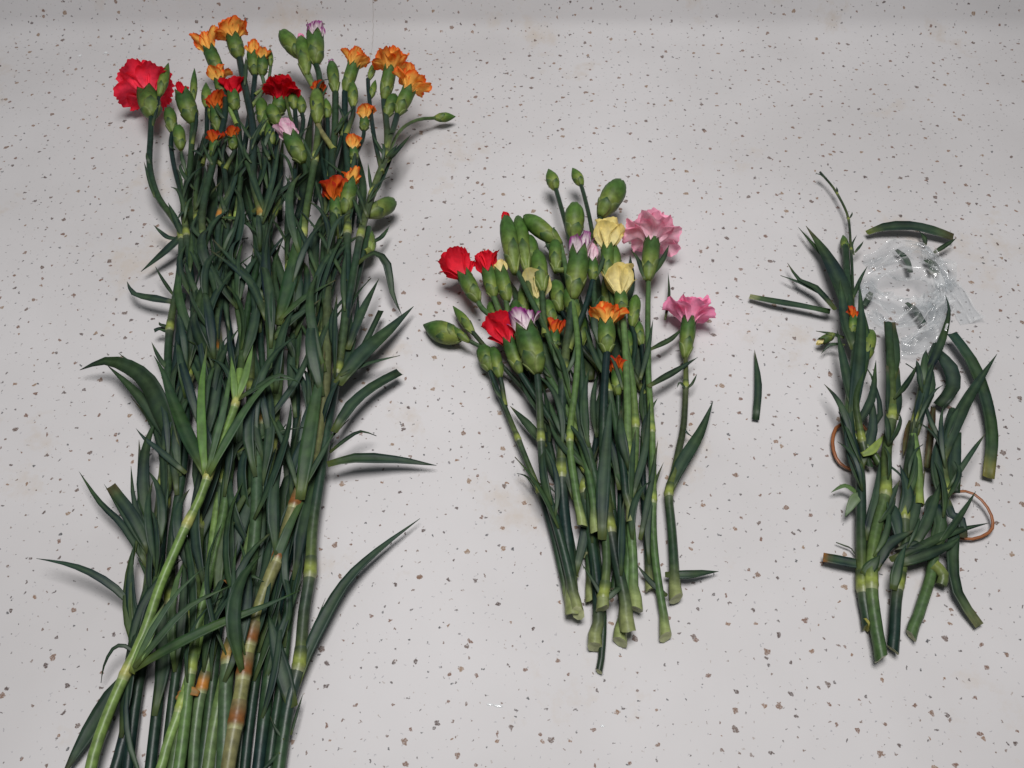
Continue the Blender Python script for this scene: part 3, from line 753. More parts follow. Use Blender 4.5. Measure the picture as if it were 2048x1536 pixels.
LV += [
 ([(398,1388,11),(378,1382,12),(356,1392,9)],18,(.34,.13,.03),{'mat':M_DRY,'cut':True,'basecol':(.36,.14,.03)}),
 ([(372,1372,11),(364,1385,12),(352,1398,10)],9,(.36,.15,.04),{'mat':M_DRY,'cut':True,'basecol':None}),
 ([(470,1190,15),(462,1168,16),(446,1160,14)],14,(.34,.12,.03),{'mat':M_DRY,'basecol':None}),
 ([(540,600,23),(534,575,25),(530,545,25)],9,(.42,.20,.05),{'mat':M_DRY,'basecol':None}),
 ([(300,1215,9),(290,1200,10),(284,1185,10)],16,(.32,.12,.04),{'mat':M_DRY,'basecol':None}),
 ([(264,1346,18),(280,1312,21),(302,1262,23),(330,1205,22)],26,(.20,.28,.08),{'basecol':YEL}),
]
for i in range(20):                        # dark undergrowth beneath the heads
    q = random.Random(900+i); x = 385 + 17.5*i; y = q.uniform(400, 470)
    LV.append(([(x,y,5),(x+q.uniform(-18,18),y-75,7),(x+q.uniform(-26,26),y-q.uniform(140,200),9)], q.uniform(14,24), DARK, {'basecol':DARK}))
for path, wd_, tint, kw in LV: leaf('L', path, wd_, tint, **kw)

# -- the ordinary leaf pairs at the joints inside the bunch
def joint_leaves(grp, things, n, lo, hi, wlo, whi, spread, tints, seed, span=(.12, .72), up=(2, 8), clampx=None):
    r = random.Random(seed)
    for _ in range(n):
        t = r.choice(things); k = int(len(t.pts)*r.uniform(*span))
        p = t.pts[k]; d = (t.pts[min(k+3, len(t.pts)-1)] - t.pts[max(0, k-3)]); d.z = 0; d.normalize()
        a = math.radians(r.uniform(*spread))*r.choice((-1, 1)); bend = math.radians(r.uniform(-14, 14))
        Ln = r.uniform(lo, hi)*.001; cur = p + Vector((0, 0, t.r)); W_ = [cur.copy()]
        z = r.uniform(*up)*.001
        for i in range(4):
            an = a + bend*(i-1); dd = Vector((d.x*math.cos(an)-d.y*math.sin(an), d.x*math.sin(an)+d.y*math.cos(an), 0))
            cur = cur + dd*(Ln/4); W_.append(cur + Vector((0, 0, z*math.sin((i+1)*.75))))
        leaf_mesh('leaf', None, 1, r.choice(tints), t.root, world=W_, fold=r.uniform(.2, .5), roll=r.uniform(-35, 35)) if False else \
        LEAFW(t, W_, r.uniform(wlo, whi)*.001, r.choice(tints), r.uniform(.2, .5), r.uniform(-35, 35))
def LEAFW(t, W_, wm, tint, fold, roll):
    leaf_mesh('leaf', None, wm/mpp(1024, 768, 0), tint, t.root, world=W_, fold=fold*.7, roll=roll, base_w=.35, basecol=lerp(tint, YEL, .3))
LEAFT = [BLUE, BLUE, DARK, (.03,.075,.05), (.028,.06,.058), (.045,.10,.035), (.018,.05,.038)]

L18 = ls([(355,1610,2),(375,1450,3),(398,1300,4),(415,1150,5),(425,1000,6),(418,850,7),(408,700,9),(400,560,12),(398,440,15),(400,340,18),(412,270,21),(414,215,23)],
        1.7, 'carnation stem with a slender closed bud half hidden behind the first orange flower', nodes=[(398,440)], tint=(.02,.055,.04))
bud(L18, (414,217,23), (412,165), 26)
branch(L18, [(404,330,18),(424,262,22),(424,240,24)], 1.1); bud(L18, (424,243,24), (424,200), 22)
L19 = ls([(425,1610,2),(442,1450,3),(470,1280,4),(500,1120,5),(520,960,6),(530,800,8),(520,640,11),(508,500,15),(515,400,19),(528,320,22),(526,250,25)],
        1.7, 'carnation stem with a green bud right below the dark crimson flower', nodes=[(508,500)], tint=(.022,.06,.045))
bud(L19, (526,252,25), (522,196), 30); branch(L19, [(520,360,20),(540,300,24),(546,286,25)], 1.1); bud(L19, (545,290,25), (534,245), 26)
L20 = ls([(470,1610,2),(488,1450,3),(515,1280,4),(548,1120,5),(575,980,6),(590,820,8),(592,680,11),(585,540,15),(582,430,19),(590,340,22),(592,260,26),(590,218,28)],
        1.7, 'carnation stem with two small green buds right of the dark crimson flower', nodes=[(585,540)], tint=(.03,.07,.045))
bud(L20, (590,220,28), (582,178), 27); branch(L20, [(590,320,23),(606,250,28),(604,226,29)], 1.1); bud(L20, (604,228,29), (602,190), 24)
L21 = ls([(500,1610,2),(515,1450,3),(540,1290,4),(572,1130,5),(600,990,6),(622,850,8),(634,700,11),(640,560,15),(646,440,19),(654,340,23),(656,270,27),(655,236,29)],
        1.7, 'carnation stem with a bud between the bright calyx and the small yellow flower', nodes=[(646,440)], tint=(.03,.075,.045))
bud(L21, (655,238,29), (652,196), 25); branch(L21, [(652,360,22),(676,300,27),(684,270,28)], 1.0); bud(L21, (683,274,28), (686,232), 20)
L22 = ls([(458,1610,2),(470,1460,3),(490,1300,4),(505,1150,5),(500,1000,6),(480,860,7),(462,700,9),(450,560,12),(448,460,15),(470,390,18),(496,320,21),(520,270,23)],
        1.7, 'thin carnation stem crossing under the heads to a bud behind the pink one', tint=(.02,.05,.04))
bud(L22, (520,272,23), (545,222), 30)
ins = [L3, L4, L5, L6, L7, L10, L11, L12, L13, L17, L18, L19, L20, L21, L22]
joint_leaves('L', ins, 46, 32, 62, 2.6, 5.2, (4, 17), LEAFT, 21, span=(.10, .62))
joint_leaves('L', ins, 26, 22, 40, 1.8, 3.4, (8, 26), LEAFT, 22, span=(.48, .80))
joint_leaves('L', [L1, L2, L8, L9, L14, L16], 14, 26, 48, 2.2, 4.0, (3, 9), LEAFT, 23, span=(.18, .6))

joint_leaves('L', ins+[L1, L2, L8, L9], 40, 14, 26, 1.3, 2.4, (8, 30), LEAFT, 24, span=(.74, .93), up=(1, 5))
joint_leaves('L', ins, 40, 36, 66, 2.4, 4.6, (2, 12), LEAFT+[(.05,.12,.035),(.06,.12,.05)], 25, span=(.30, .66))
joint_leaves('L', ins+[L16], 8, 34, 60, 2.6, 4.0, (2, 11), LEAFT+[(.09,.15,.04),(.10,.13,.04)], 26, span=(.02, .26))

back = [L11, L12, L13, L14, L16, L18, L19, L20, L21, L22, L2]
joint_leaves('L', back, 60, 40, 75, 3.2, 5.2, (0, 9), [DARK, (.012,.034,.03), BLUE, (.016,.045,.036)], 27, span=(.08, .66), up=(0, 4))
joint_leaves('L', back, 30, 20, 38, 1.8, 3.0, (2, 18), [DARK, BLUE, (.02,.05,.035)], 28, span=(.60, .86), up=(0, 4))

joint_leaves('L', ins+[L16, L1, L2, L8], 9, 26, 52, 1.8, 3.4, (4, 20), LEAFT+[(.10,.16,.05)], 29, span=(.01, .16), up=(2, 8))

# ------------------------------------------------------------------ MIDDLE BUNCH (short stems, whole on the worktop)
def ms(path, r, label, **kw): return stem_thing('carnation_stem', path, r*1.0, label, GM, 'M', **kw)
M1 = ms([(1352,1198,6),(1345,1130,6),(1338,1060,6),(1334,988,7),(1348,945,7),(1360,895,7),(1369,850,7),(1372,775,8),(1371,715,9)],
        1.9, 'short carnation stem at the right edge with the hot pink ruffled flower', nodes=[(1333,990),(1372,778)], flare=.55, taper=.55, tint=(.03,.085,.045), tint2=(.07,.07,.035))
M2 = ms([(1331,1274,4),(1322,1180,5),(1312,1080,6),(1304,980,8),(1298,860,10),(1294,740,13),(1296,640,16),(1297,562,18)],
        1.5, 'short carnation stem with the wide pale pink flower at the top right', nodes=[(1307,1010),(1298,860)], flare=.7, tint=(.10,.17,.05))
M3 = ms([(1272,1218,7),(1268,1130,8),(1262,1040,10),(1262,950,13),(1258,850,16),(1252,740,19),(1247,650,21),(1244,625,22)],
        1.8, 'short carnation stem with the largest cream yellow flower in the middle bunch', nodes=[(1252,912)], flare=.6, tint=(.12,.19,.06))
M4 = ms([(1240,1284,4),(1244,1190,5),(1252,1090,6),(1268,970,8),(1276,850,10),(1262,740,13),(1236,640,16),(1216,556,18)],
        1.8, 'short carnation stem with a half-open yellow flower below the oval bud', nodes=[(1268,975),(1276,850)], flare=.7, tint=(.10,.17,.05))
M5 = ms([(1262,1040,13),(1256,965,15),(1238,880,17),(1215,780,19),(1196,680,21),(1186,580,22),(1188,500,23),(1200,436,24)],
        1.5, 'short carnation stem with the topmost oval bud and a tiny bud on a long stalk', nodes=[(1188,500),(1215,780)], flare=.4, tint=(.035,.085,.05))
M6 = ms([(1190,1294,5),(1186,1200,6),(1178,1090,7),(1170,980,8),(1166,860,10),(1160,760,13),(1150,640,16),(1146,540,18),(1146,478,19)],
        2.0, 'short carnation stem with a round-topped bud and a pointed bud above it', nodes=[(1146,540),(1170,980)], flare=.4, tint=(.022,.065,.05))
M7 = ms([(1146,1228,6),(1136,1120,7),(1128,1010,9),(1126,950,11),(1126,860,14),(1130,745,18),(1138,660,20),(1146,596,22)],
        2.3, 'thick short carnation stem carrying the long green calyx with magenta tip', nodes=[(1126,948),(1131,748)], flare=.35, tint=(.024,.07,.055))
M8 = ms([(1165,1052,12),(1152,980,14),(1140,880,17),(1150,760,20),(1146,640,22),(1132,540,23),(1120,486,23)],
        1.5, 'short carnation stem with a plump bud leaning over to the left', nodes=[(1140,880)], flare=.4, tint=(.11,.18,.05))
M9 = ms([(1205,1218,11),(1208,1120,12),(1196,1000,13),(1172,880,15),(1140,780,18),(1100,680,20),(1062,600,22),(1036,545,22)],
        1.6, 'short carnation stem with two big buds side by side, one tipped dark red', nodes=[(1212,1196),(1172,880)], flare=.6, tint=(.07,.13,.05))
M10 = ms([(1190,1062,13),(1182,990,14),(1160,880,15),(1118,790,16),(1060,700,17),(1005,650,18),(965,618,18),(955,600,18)],
        1.5, 'short carnation stem with two red flowers at the left edge of the middle bunch', nodes=[(1160,880)], flare=.4, tint=(.09,.16,.05))
M11 = ms([(1140,1215,4),(1122,1150,5),(1100,1060,6),(1078,985,7),(1058,930,8),(1038,880,8),(1012,820,8),(988,765,9),(978,735,10)],
        1.35, 'thin outermost stem on the left with two small round green buds', nodes=[(1076,982),(1038,880)], tint=(.022,.062,.05), flare=.2)
M12 = ms([(1198,1343,3),(1206,1290,4),(1208,1200,5),(1190,1060,6),(1150,930,7),(1090,830,8),(1030,760,9),(985,712,11),(955,690,12),(925,676,12)],
        1.2, 'thin split stem reaching lowest, with the pointed bud stretched out to the left', nodes=[(1090,830)], tint=(.05,.085,.04))
M13 = ms([(1156,1226,9),(1140,1150,10),(1118,1060,12),(1094,970,15),(1084,880,19),(1079,800,22),(1074,744,24)],
        1.8, 'short carnation stem with a broad green calyx and purple striped white petals', nodes=[(1084,880)], tint=(.024,.066,.056), flare=.3)
M14 = ms([(1212,1062,11),(1200,1000,12),(1172,940,13),(1130,880,14),(1090,820,15),(1056,770,17),(1040,745,18)],
        1.5, 'short carnation stem with a slim calyx and bright red petals beside the purple ones', nodes=[(1172,940)], tint=(.03,.08,.045), flare=.4)
M15 = ms([(1256,1262,9),(1244,1180,10),(1226,1080,11),(1212,960,14),(1206,860,18),(1208,780,21),(1214,706,23)],
        2.1, 'dark thick short stem in front with an orange flower above a bright calyx', nodes=[(1226,1060)], tint=(.018,.052,.045), flare=.5)
M16 = ms([(1172,1110,4),(1166,1020,5),(1150,900,7),(1130,800,9),(1112,740,12),(1106,705,14)],
        1.3, 'short carnation stem with a small orange flower behind the purple and white one', tint=(.02,.055,.04))
M17 = ms([(1228,1180,4),(1236,1080,5),(1240,960,7),(1238,860,10),(1236,790,14)],
        1.3, 'short carnation stem with a low orange flower tucked between the stems', tint=(.03,.08,.04))
M18 = ms([(1216,1100,3),(1190,1000,4),(1150,880,5),(1112,760,7),(1086,680,10),(1078,630,13)],
        1.3, 'short carnation stem with a cream yellow flower split by a crossing stalk', tint=(.02,.055,.04))

M19 = ms([(1180,1200,3),(1176,1080,3),(1180,960,4),(1196,840,5),(1204,740,6),(1196,660,8)],
        1.5, 'dark short stem at the back with a bud between the orange and magenta heads', tint=(.016,.045,.036), flare=.3)
M20 = ms([(1300,1180,3),(1292,1080,3),(1284,960,4),(1290,840,5),(1288,740,7),(1284,690,8)],
        1.5, 'dark short stem at the back with a bud left of the pale pink flower stem', tint=(.02,.055,.04), flare=.3)
M21 = ms([(1150,1160,3),(1130,1050,3),(1108,930,4),(1086,830,5),(1060,740,6),(1036,680,8)],
        1.4, 'dark short stem at the back with buds under the two left red flowers', tint=(.016,.045,.036), flare=.3)
M22 = ms([(1232,1140,3),(1226,1020,3),(1222,900,4),(1226,800,5),(1170,700,6),(1122,620,8)],
        1.4, 'dark short stem at the back with a bud behind the long magenta-tipped calyx', tint=(.018,.05,.038), flare=.3)
bud(M19, (1196,662,8), (1188,596), 36, rise=.3); branch(M19, [(1204,745,6),(1166,700,8),(1160,690,8)], 1.2); bud(M19, (1162,694,8), (1160,630), 34, rise=.3)
bud(M20, (1284,692,8), (1270,640), 30, rise=.3); branch(M20, [(1290,790,6),(1252,720,8)], 1.2); bud(M20, (1254,724,8), (1256,660), 34, rise=.3)
bud(M21, (1036,684,8), (1030,600), 38, rise=.3); branch(M21, [(1060,740,6),(990,660,9)], 1.2); bud(M21, (994,664,9), (984,600), 34, rise=.3); bud(M21, (1046,640,8), (1054,560), 38, rise=.3)
bud(M22, (1122,624,8), (1110,560), 40, rise=.3); branch(M22, [(1190,725,6),(1212,640,9),(1214,620,9)], 1.2); bud(M22, (1214,622,9), (1220,540), 36, rise=.3)
bud(M22, (1106,650,8), (1090,600), 36, rise=.3)

# -- heads
flower(M1, (1370,717,9), (1378,636), 36, 'pink', n=13, L=54, fl=(12,84), wd=50, rise=.6, seed=611, ruf=.24, serr=.08)
flower(M2, (1296,562,19), (1305,476), 42, 'palepink', n=14, L=56, fl=(20,112), wd=56, rise=.3, seed=612, ruf=.22, serr=.08)
flower(M3, (1244,627,22), (1241,588), 34, 'yellow', n=7, L=66, fl=(4,44), wd=68, rise=.6, seed=613, ruf=.10, serr=.04)
flower(M4, (1213,560,19), (1216,492), 34, 'yellow', n=7, L=60, fl=(4,46), wd=56, rise=.6, seed=614, ruf=.12, serr=.04)
bud(M5, (1200,434,24), (1243,361), 56, rise=.6)
branch(M5, [(1190,500,23),(1180,440,23),(1168,390,21),(1160,364,20)], 1.0, tint=(.05,.10,.04)); bud(M5, (1164,372,20), (1145,336), 27, rise=.5)
bud(M6, (1148,482,19), (1150,405), 48, rise=.8)
branch(M6, [(1148,520,18),(1132,450,20),(1118,400,20),(1110,372,19)], 1.1, tint=(.05,.10,.04)); bud(M6, (1112,380,19), (1097,338), 32, rise=.5, point=True)
flower(M7, (1146,600,23), (1160,500), 52, 'purple', n=6, L=40, fl=(2,20), wd=34, rise=.6, seed=617, ruf=.08)
branch(M7, [(1138,700,19),(1172,610,22),(1186,560,23)], 1.2); flower(M7, (1186,562,23), (1186,520), 26, 'pinkwhite', n=5, L=34, fl=(2,14), wd=24, rise=.6, ruf=.06)
bud(M8, (1122,490,23), (1048,432), 46, rise=.6)
branch(M8, [(1132,540,22),(1112,540,21),(1110,535,21)], 1.2); bud(M8, (1112,545,20), (1110,478), 34, rise=.5)
bud(M9, (1030,548,22), (1011,430), 44, rise=.5, tipc='crimson')
branch(M9, [(1062,600,21),(1052,540,19)], 1.3); bud(M9, (1054,545,19), (1036,432), 40, rise=.4)
branch(M9, [(1090,670,20),(1084,580,22)], 1.3); bud(M9, (1086,585,22), (1074,500), 40, rise=.5)
flower(M10, (957,604,18), (926,548), 40, 'red', n=7, L=56, fl=(10,62), wd=60, rise=.5, seed=620, ruf=.10)
branch(M10, [(1010,652,18),(990,600,20),(985,592,20)], 1.3); flower(M10, (988,596,20), (976,540), 36, 'red', n=6, L=46, fl=(4,30), wd=44, rise=.5, seed=621, ruf=.10)
branch(M10, [(1020,660,18),(1012,600,21)], 1.2); flower(M10, (1016,604,21), (1000,540), 36, 'yellow', n=4, L=24, fl=(3,16), wd=24, rise=.5, ruf=.06)
bud(M11, (980,742,10), (964,690), 40, rise=.3)
branch(M11, [(1010,812,8),(1004,770,10),(998,750,11)], 1.0); bud(M11, (1000,756,11), (985,694), 32, rise=.3)
bud(M12, (922,678,10), (847,650,7), 56, point=True)
branch(M12, [(985,712,11),(960,682,12),(945,664,12)], 1.0); bud(M12, (948,668,12), (906,612,9), 25)
bud(M12, (938,684,13), (898,650,13), 20)
flower(M13, (1076,748,25), (1050,656), 62, 'purple', n=8, L=42, fl=(3,38), wd=42, rise=.5, seed=630, ruf=.14)
flower(M14, (1042,748,18), (1016,680), 36, 'red', n=9, L=66, fl=(8,62), wd=60, rise=.5, seed=631, ruf=.14)
flower(M15, (1214,708,23), (1212,644), 44, 'orange', n=9, L=42, fl=(4,66), wd=38, rise=.5, seed=632, ruf=.2)
flower(M16, (1106,708,14), (1110,664), 28, 'deep_orange', n=7, L=32, fl=(3,34), wd=26, rise=.5)
flower(M17, (1236,792,14), (1234,742), 30, 'deep_orange', n=7, L=34, fl=(4,45), wd=28, rise=.5)
flower(M18, (1078,634,13), (1076,598), 34, 'yellow', n=6, L=60, fl=(4,40), wd=56, rise=.5, ruf=.06, serr=.03)
branch(M16, [(1150,900,8),(1160,700,14),(1150,640,16)], 1.1); bud(M16, (1152,642,17), (1136,575), 38, rise=.5)
branch(M18, [(1112,760,7),(1070,620,12),(1066,545,15)], 1.1); bud(M18, (1066,550,15), (1058,470), 40, rise=.5)
branch(M17, [(1238,860,10),(1270,700,13),(1262,650,14)], 1.1); bud(M17, (1264,655,14), (1272,590), 30, rise=.5)
branch(M4, [(1262,740,13),(1236,590,17),(1234,560,18)], 1.1); bud(M4, (1234,562,18), (1226,488), 32, rise=.5)

MV = [
 ([(1336,988,8),(1362,930,9),(1400,866,8),(1426,803,6)],27,(.030,.072,.045),{}),
 ([(1296,774,14),(1342,748,13),(1395,715,9)],16,(.010,.026,.026),{}),
 ([(1300,700,14),(1340,680,12),(1366,655,9)],14,(.02,.05,.04),{}),
 ([(1330,1150,6),(1375,1150,7),(1405,1146,6),(1437,1143,4)],20,(.016,.042,.040),{}),
 ([(1334,1192,5),(1302,1165,6),(1273,1128,6)],13,DARK,{}),
 ([(1090,895,10),(1056,850,10),(1020,812,7)],20,(.016,.042,.036),{}),
 ([(1076,985,8),(1054,954,9),(1034,947,6)],6,DARK,{}),
 ([(1078,968,9),(1096,972,9),(1112,987,8)],7,DARK,{}),
 ([(1204,1080,15),(1206,980,18),(1216,850,20),(1224,780,20)],28,(.022,.058,.050),{}),
 ([(1212,1208,12),(1188,1165,13),(1164,1128,12)],10,DARK,{}),
 ([(1214,1200,12),(1232,1182,13),(1248,1172,12)],13,(.03,.075,.035),{'cut':True}),
 ([(1372,780,9),(1360,765,11),(1354,776,9)],6,DARK,{}),
 ([(1373,778,9),(1384,768,11),(1394,748,10)],6,DARK,{}),
 ([(1362,850,8),(1374,866,8),(1386,874,6)],6,DARK,{}),
 ([(1130,748,20),(1112,720,24),(1104,690,25)],10,(.05,.11,.04),{}),
 ([(1132,748,20),(1146,720,24),(1150,690,25)],10,(.05,.11,.04),{}),
 ([(1170,900,14),(1130,820,16),(1090,760,16)],20,(.016,.045,.040),{}),
 ([(1150,1000,12),(1120,900,14),(1104,800,14)],20,(.02,.052,.042),{}),
 ([(1180,940,15),(1160,850,18),(1150,780,19)],14,(.03,.07,.045),{}),
 ([(1262,1000,13),(1290,900,15),(1300,800,16)],16,(.02,.055,.045),{}),
 ([(1240,980,13),(1226,900,15),(1190,830,15)],18,(.014,.040,.036),{}),
 ([(1280,1080,9),(1300,980,11),(1316,880,11)],14,(.025,.06,.04),{}),
 ([(1246,780,18),(1226,720,22),(1196,690,22)],9,(.04,.085,.04),{}),
 ([(1280,760,14),(1296,700,17),(1306,640,17)],11,(.03,.075,.04),{}),
 ([(1005,800,9),(990,780,11),(984,760,11)],7,DARK,{}),
 ([(1150,1150,6),(1170,1060,8),(1176,960,9)],20,(.02,.05,.042),{}),
 ([(1290,560,20),(1276,520,22),(1262,500,21)],12,(.03,.07,.04),{}),
 ([(1300,556,20),(1325,520,21),(1338,490,19)],14,(.04,.085,.04),{}),
 ([(1330,640,8),(1338,590,9),(1336,545,8)],7,(.05,.06,.03),{}),
 ([(1120,690,18),(1090,660,19),(1080,640,19)],12,(.03,.07,.04),{}),
 ([(1190,560,24),(1206,520,26),(1214,480,26)],10,(.04,.085,.04),{}),
 ([(1110,520,22),(1090,470,23),(1110,455,22)],10,(.03,.07,.04),{}),
 ([(1060,740,16),(1030,715,17),(1004,700,16)],14,(.025,.06,.04),{}),
]
MV += [([(1120,780,3),(1096,700,4),(1070,620,4)],30,DARK,{}),([(1180,760,3),(1170,680,4),(1160,590,4)],30,DARK,{}),
 ([(1230,760,3),(1236,680,4),(1228,600,4)],30,DARK,{}),([(1270,780,3),(1276,690,4),(1270,600,4)],28,DARK,{}),
 ([(1090,780,3),(1040,720,4),(1000,660,4)],28,DARK,{}),([(1140,720,3),(1120,640,4),(1110,560,4)],28,DARK,{}),
 ([(1060,680,3),(1040,610,4),(1020,560,4)],28,DARK,{}),([(1200,640,3),(1190,560,4),(1176,500,5)],24,DARK,{}),
 ([(1150,600,4),(1120,530,5),(1090,490,5)],22,DARK,{}),([(1250,620,4),(1262,560,5),(1260,510,5)],20,DARK,{})]
for path, wd_, tint, kw in MV: leaf('M', path, wd_, tint, **kw)
joint_leaves('M', [M3, M4, M6, M7, M9, M10, M13, M14, M15, M16, M18], 16, 20, 40, 2.0, 3.8, (3, 13), LEAFT, 41, span=(.15, .62), up=(1, 5))

joint_leaves('M', [M16, M18, M19, M20, M21, M22, M6, M12], 20, 24, 46, 2.6, 4.2, (0, 9), [DARK, BLUE, (.016,.045,.036)], 42, span=(.10, .70), up=(0, 3))

joint_leaves('M', [M5, M8, M10, M14, M17, M18, M20], 8, 18, 34, 2.0, 3.4, (2, 12), [DARK, BLUE, (.03,.075,.04)], 43, span=(.25, .75), up=(0, 4))

# ------------------------------------------------------------------ RIGHT PILE (trimmings)
def rs(path, r, label, **kw):
    return stem_thing('cut_stem', path, r*.90, label, GR, 'R', cat='cut stem', **kw)
R1 = rs([(1762,1318,6),(1752,1240,7),(1743,1165,8),(1744,1090,9),(1754,1030,10),(1766,985,11),(1772,900,12),(1784,836,13),(1782,750,14),(1776,648,14)],
        2.5, 'longest trimmed stem of the right pile, its pale cut end lowest of all', nodes=[(1742,1160),(1766,988),(1785,834)], tint=(.085,.15,.04), tint2=(.03,.075,.04), topcut=True)
R2 = rs([(1786,1300,5),(1790,1235,6),(1793,1172,7),(1804,1100,8),(1800,1030,9),(1806,960,10),(1822,880,11),(1836,810,12),(1850,745,12),(1872,690,11)],
        2.2, 'dark trimmed stem between the two pale lower ends of the right pile', nodes=[(1792,1172),(1800,1032),(1830,850)], tint=(.026,.07,.042))
R3 = rs([(1822,1272,4),(1838,1210,5),(1856,1150,6),(1866,1095,7),(1880,1040,8),(1890,985,9),(1884,920,9),(1896,850,9),(1906,820,9)],
        2.2, 'trimmed stem slanting right with a pale green lower end', nodes=[(1890,985)], tint=(.10,.16,.05), tint2=(.022,.062,.05), topcut=True)
R4 = rs([(1736,1252,4),(1728,1180,5),(1724,1080,6),(1722,990,8),(1718,930,9),(1700,860,11),(1708,780,13),(1712,700,14),(1700,620,13),(1694,550,10),(1690,485,8)],
        2.3, 'leftmost trimmed stem of the right pile, curving up into a leafy tip', nodes=[(1728,1170),(1722,905)], tint=(.026,.075,.045))
R5 = rs([(1706,700,12),(1712,620,12),(1711,560,11),(1707,500,10),(1699,440,9),(1684,405,9),(1666,375,9),(1652,358,9),(1640,344,10)],
        .8, 'thin bare flower stalk standing out above the right pile', nodes=[(1707,500),(1699,432),(1672,385)], tint=(.045,.085,.04))
R6 = rs([(1738,930,6),(1722,880,12),(1708,800,15),(1728,740,16),(1736,690,16),(1730,655,16)],
        1.6, 'short trimmed shoot with a scrap of orange petal at the left of the right pile', nodes=[(1722,880)], tint=(.05,.105,.035))
branch(R4, [(1700,870,10),(1740,900,9),(1760,930,8)], 1.6, tint=(.08,.14,.04))
branch(R2, [(1838,1010,9),(1836,930,11),(1826,870,12)], 1.6, tint=(.13,.20,.05))
branch(R3, [(1866,1130,8),(1886,1150,7),(1882,1170,5)], 2.0, tint=(.05,.11,.04), name='side_shoot')
branch(R4, [(1730,1250,4),(1742,1246,4)], 2.0, tint=BROWN, name='brown_stub')
flower(R6, (1704,668,15), (1706,634), 20, 'deep_orange', n=4, L=22, fl=(2,16), wd=20, rise=.5)
bud(R4, (1692,505,8), (1686,470,7), 20)
bud(R6, (1732,720,15), (1742,660,13), 34, tint=(.10,.17,.035))
flower(R4, (1668,668,10), (1642,684,8), 22, 'yellow', n=2, L=10, fl=(2,10), rise=.2, tint=(.09,.15,.04))

RV = [
 ([(1702,640,14),(1676,560,13),(1645,500,10),(1612,452,7)],36,(.024,.055,.042),{}),
 ([(1690,560,12),(1640,505,9),(1597,455,7)],12,DARK,{}),
 ([(1670,620,12),(1630,575,11),(1598,560,9),(1575,526,8)],16,(.022,.055,.045),{}),
 ([(1640,588,10),(1600,566,9),(1561,551,7)],9,(.03,.07,.045),{}),
 ([(1708,700,15),(1690,640,16),(1680,560,14)],26,(.026,.068,.048),{}),
 ([(1700,860,13),(1716,740,17),(1722,640,17),(1718,560,14)],26,(.026,.070,.050),{}),
 ([(1704,600,13),(1720,560,13),(1735,532,12)],9,BLUE,{}),
 ([(1710,505,10),(1722,490,11),(1727,482,11)],6,BLUE,{}),
 ([(1708,510,10),(1704,490,10),(1714,470,10)],5,BLUE,{}),
 ([(1674,388,9),(1674,380,10),(1673,374,10)],5,DARK,{}),
 ([(1700,436,9),(1704,428,10),(1704,424,10)],4,DARK,{}),
 ([(1650,357,9),(1642,350,10),(1632,347,10)],5,BLUE,{}),
 ([(1718,940,9),(1745,860,12),(1740,770,14)],22,(.014,.036,.034),{}),
 ([(1720,880,10),(1760,830,12),(1742,750,13),(1725,730,13)],12,DARK,{}),
 ([(1724,910,12),(1745,900,13),(1768,870,13)],18,YEL,{}),
 ([(1846,760,14),(1872,710,15),(1890,660,15),(1898,620,14),(1891,590,13)],17,(.012,.030,.032),{}),
 ([(1830,870,13),(1846,790,15),(1870,720,15)],24,(.020,.052,.045),{}),
 ([(1880,930,11),(1910,850,13),(1940,790,13),(1994,708,9)],26,(.020,.050,.044),{}),
 ([(1782,760,15),(1786,700,15),(1778,645,14)],28,(.03,.07,.034),{'cut':True}),
 ([(1786,840,14),(1786,780,15),(1784,735,15)],34,(.024,.060,.036),{'cut':True}),
 ([(1776,930,12),(1800,950,12),(1804,966,10)],7,DARK,{}),
 ([(1780,1120,9),(1830,1100,11),(1900,1066,10),(1978,1046,6)],20,(.018,.046,.038),{}),
 ([(1790,1130,9),(1850,1110,11),(1900,1090,9),(1922,1072,7)],26,(.016,.042,.036),{}),
 ([(1868,1100,9),(1880,1050,10),(1868,1010,10)],30,(.014,.040,.036),{'cut':True}),
 ([(1894,1000,10),(1902,1030,11),(1922,1040,10),(1926,1075,7)],20,(.016,.040,.036),{'cut':True}),
 ([(1760,1060,9),(1780,1000,11),(1800,960,11)],22,(.018,.045,.040),{}),
 ([(1810,1090,9),(1830,1020,10),(1850,940,10)],22,(.016,.045,.038),{}),
 ([(1722,990,9),(1708,1000,10),(1690,1034,7)],22,(.22,.27,.13),{'basecol':BLUE}),
 ([(1716,990,8),(1690,972,9),(1662,985,6)],12,(.12,.19,.05),{}),
 ([(1688,676,12),(1662,668,10),(1632,662,8)],9,(.03,.06,.03),{}),
 ([(1690,690,12),(1660,690,9),(1642,708,6)],8,(.03,.06,.03),{}),
 ([(1726,1150,9),(1745,1130,12),(1760,1110,13)],26,(.03,.08,.036),{}),
 ([(1786,1180,9),(1796,1130,12),(1812,1090,13)],24,(.03,.08,.036),{}),
]
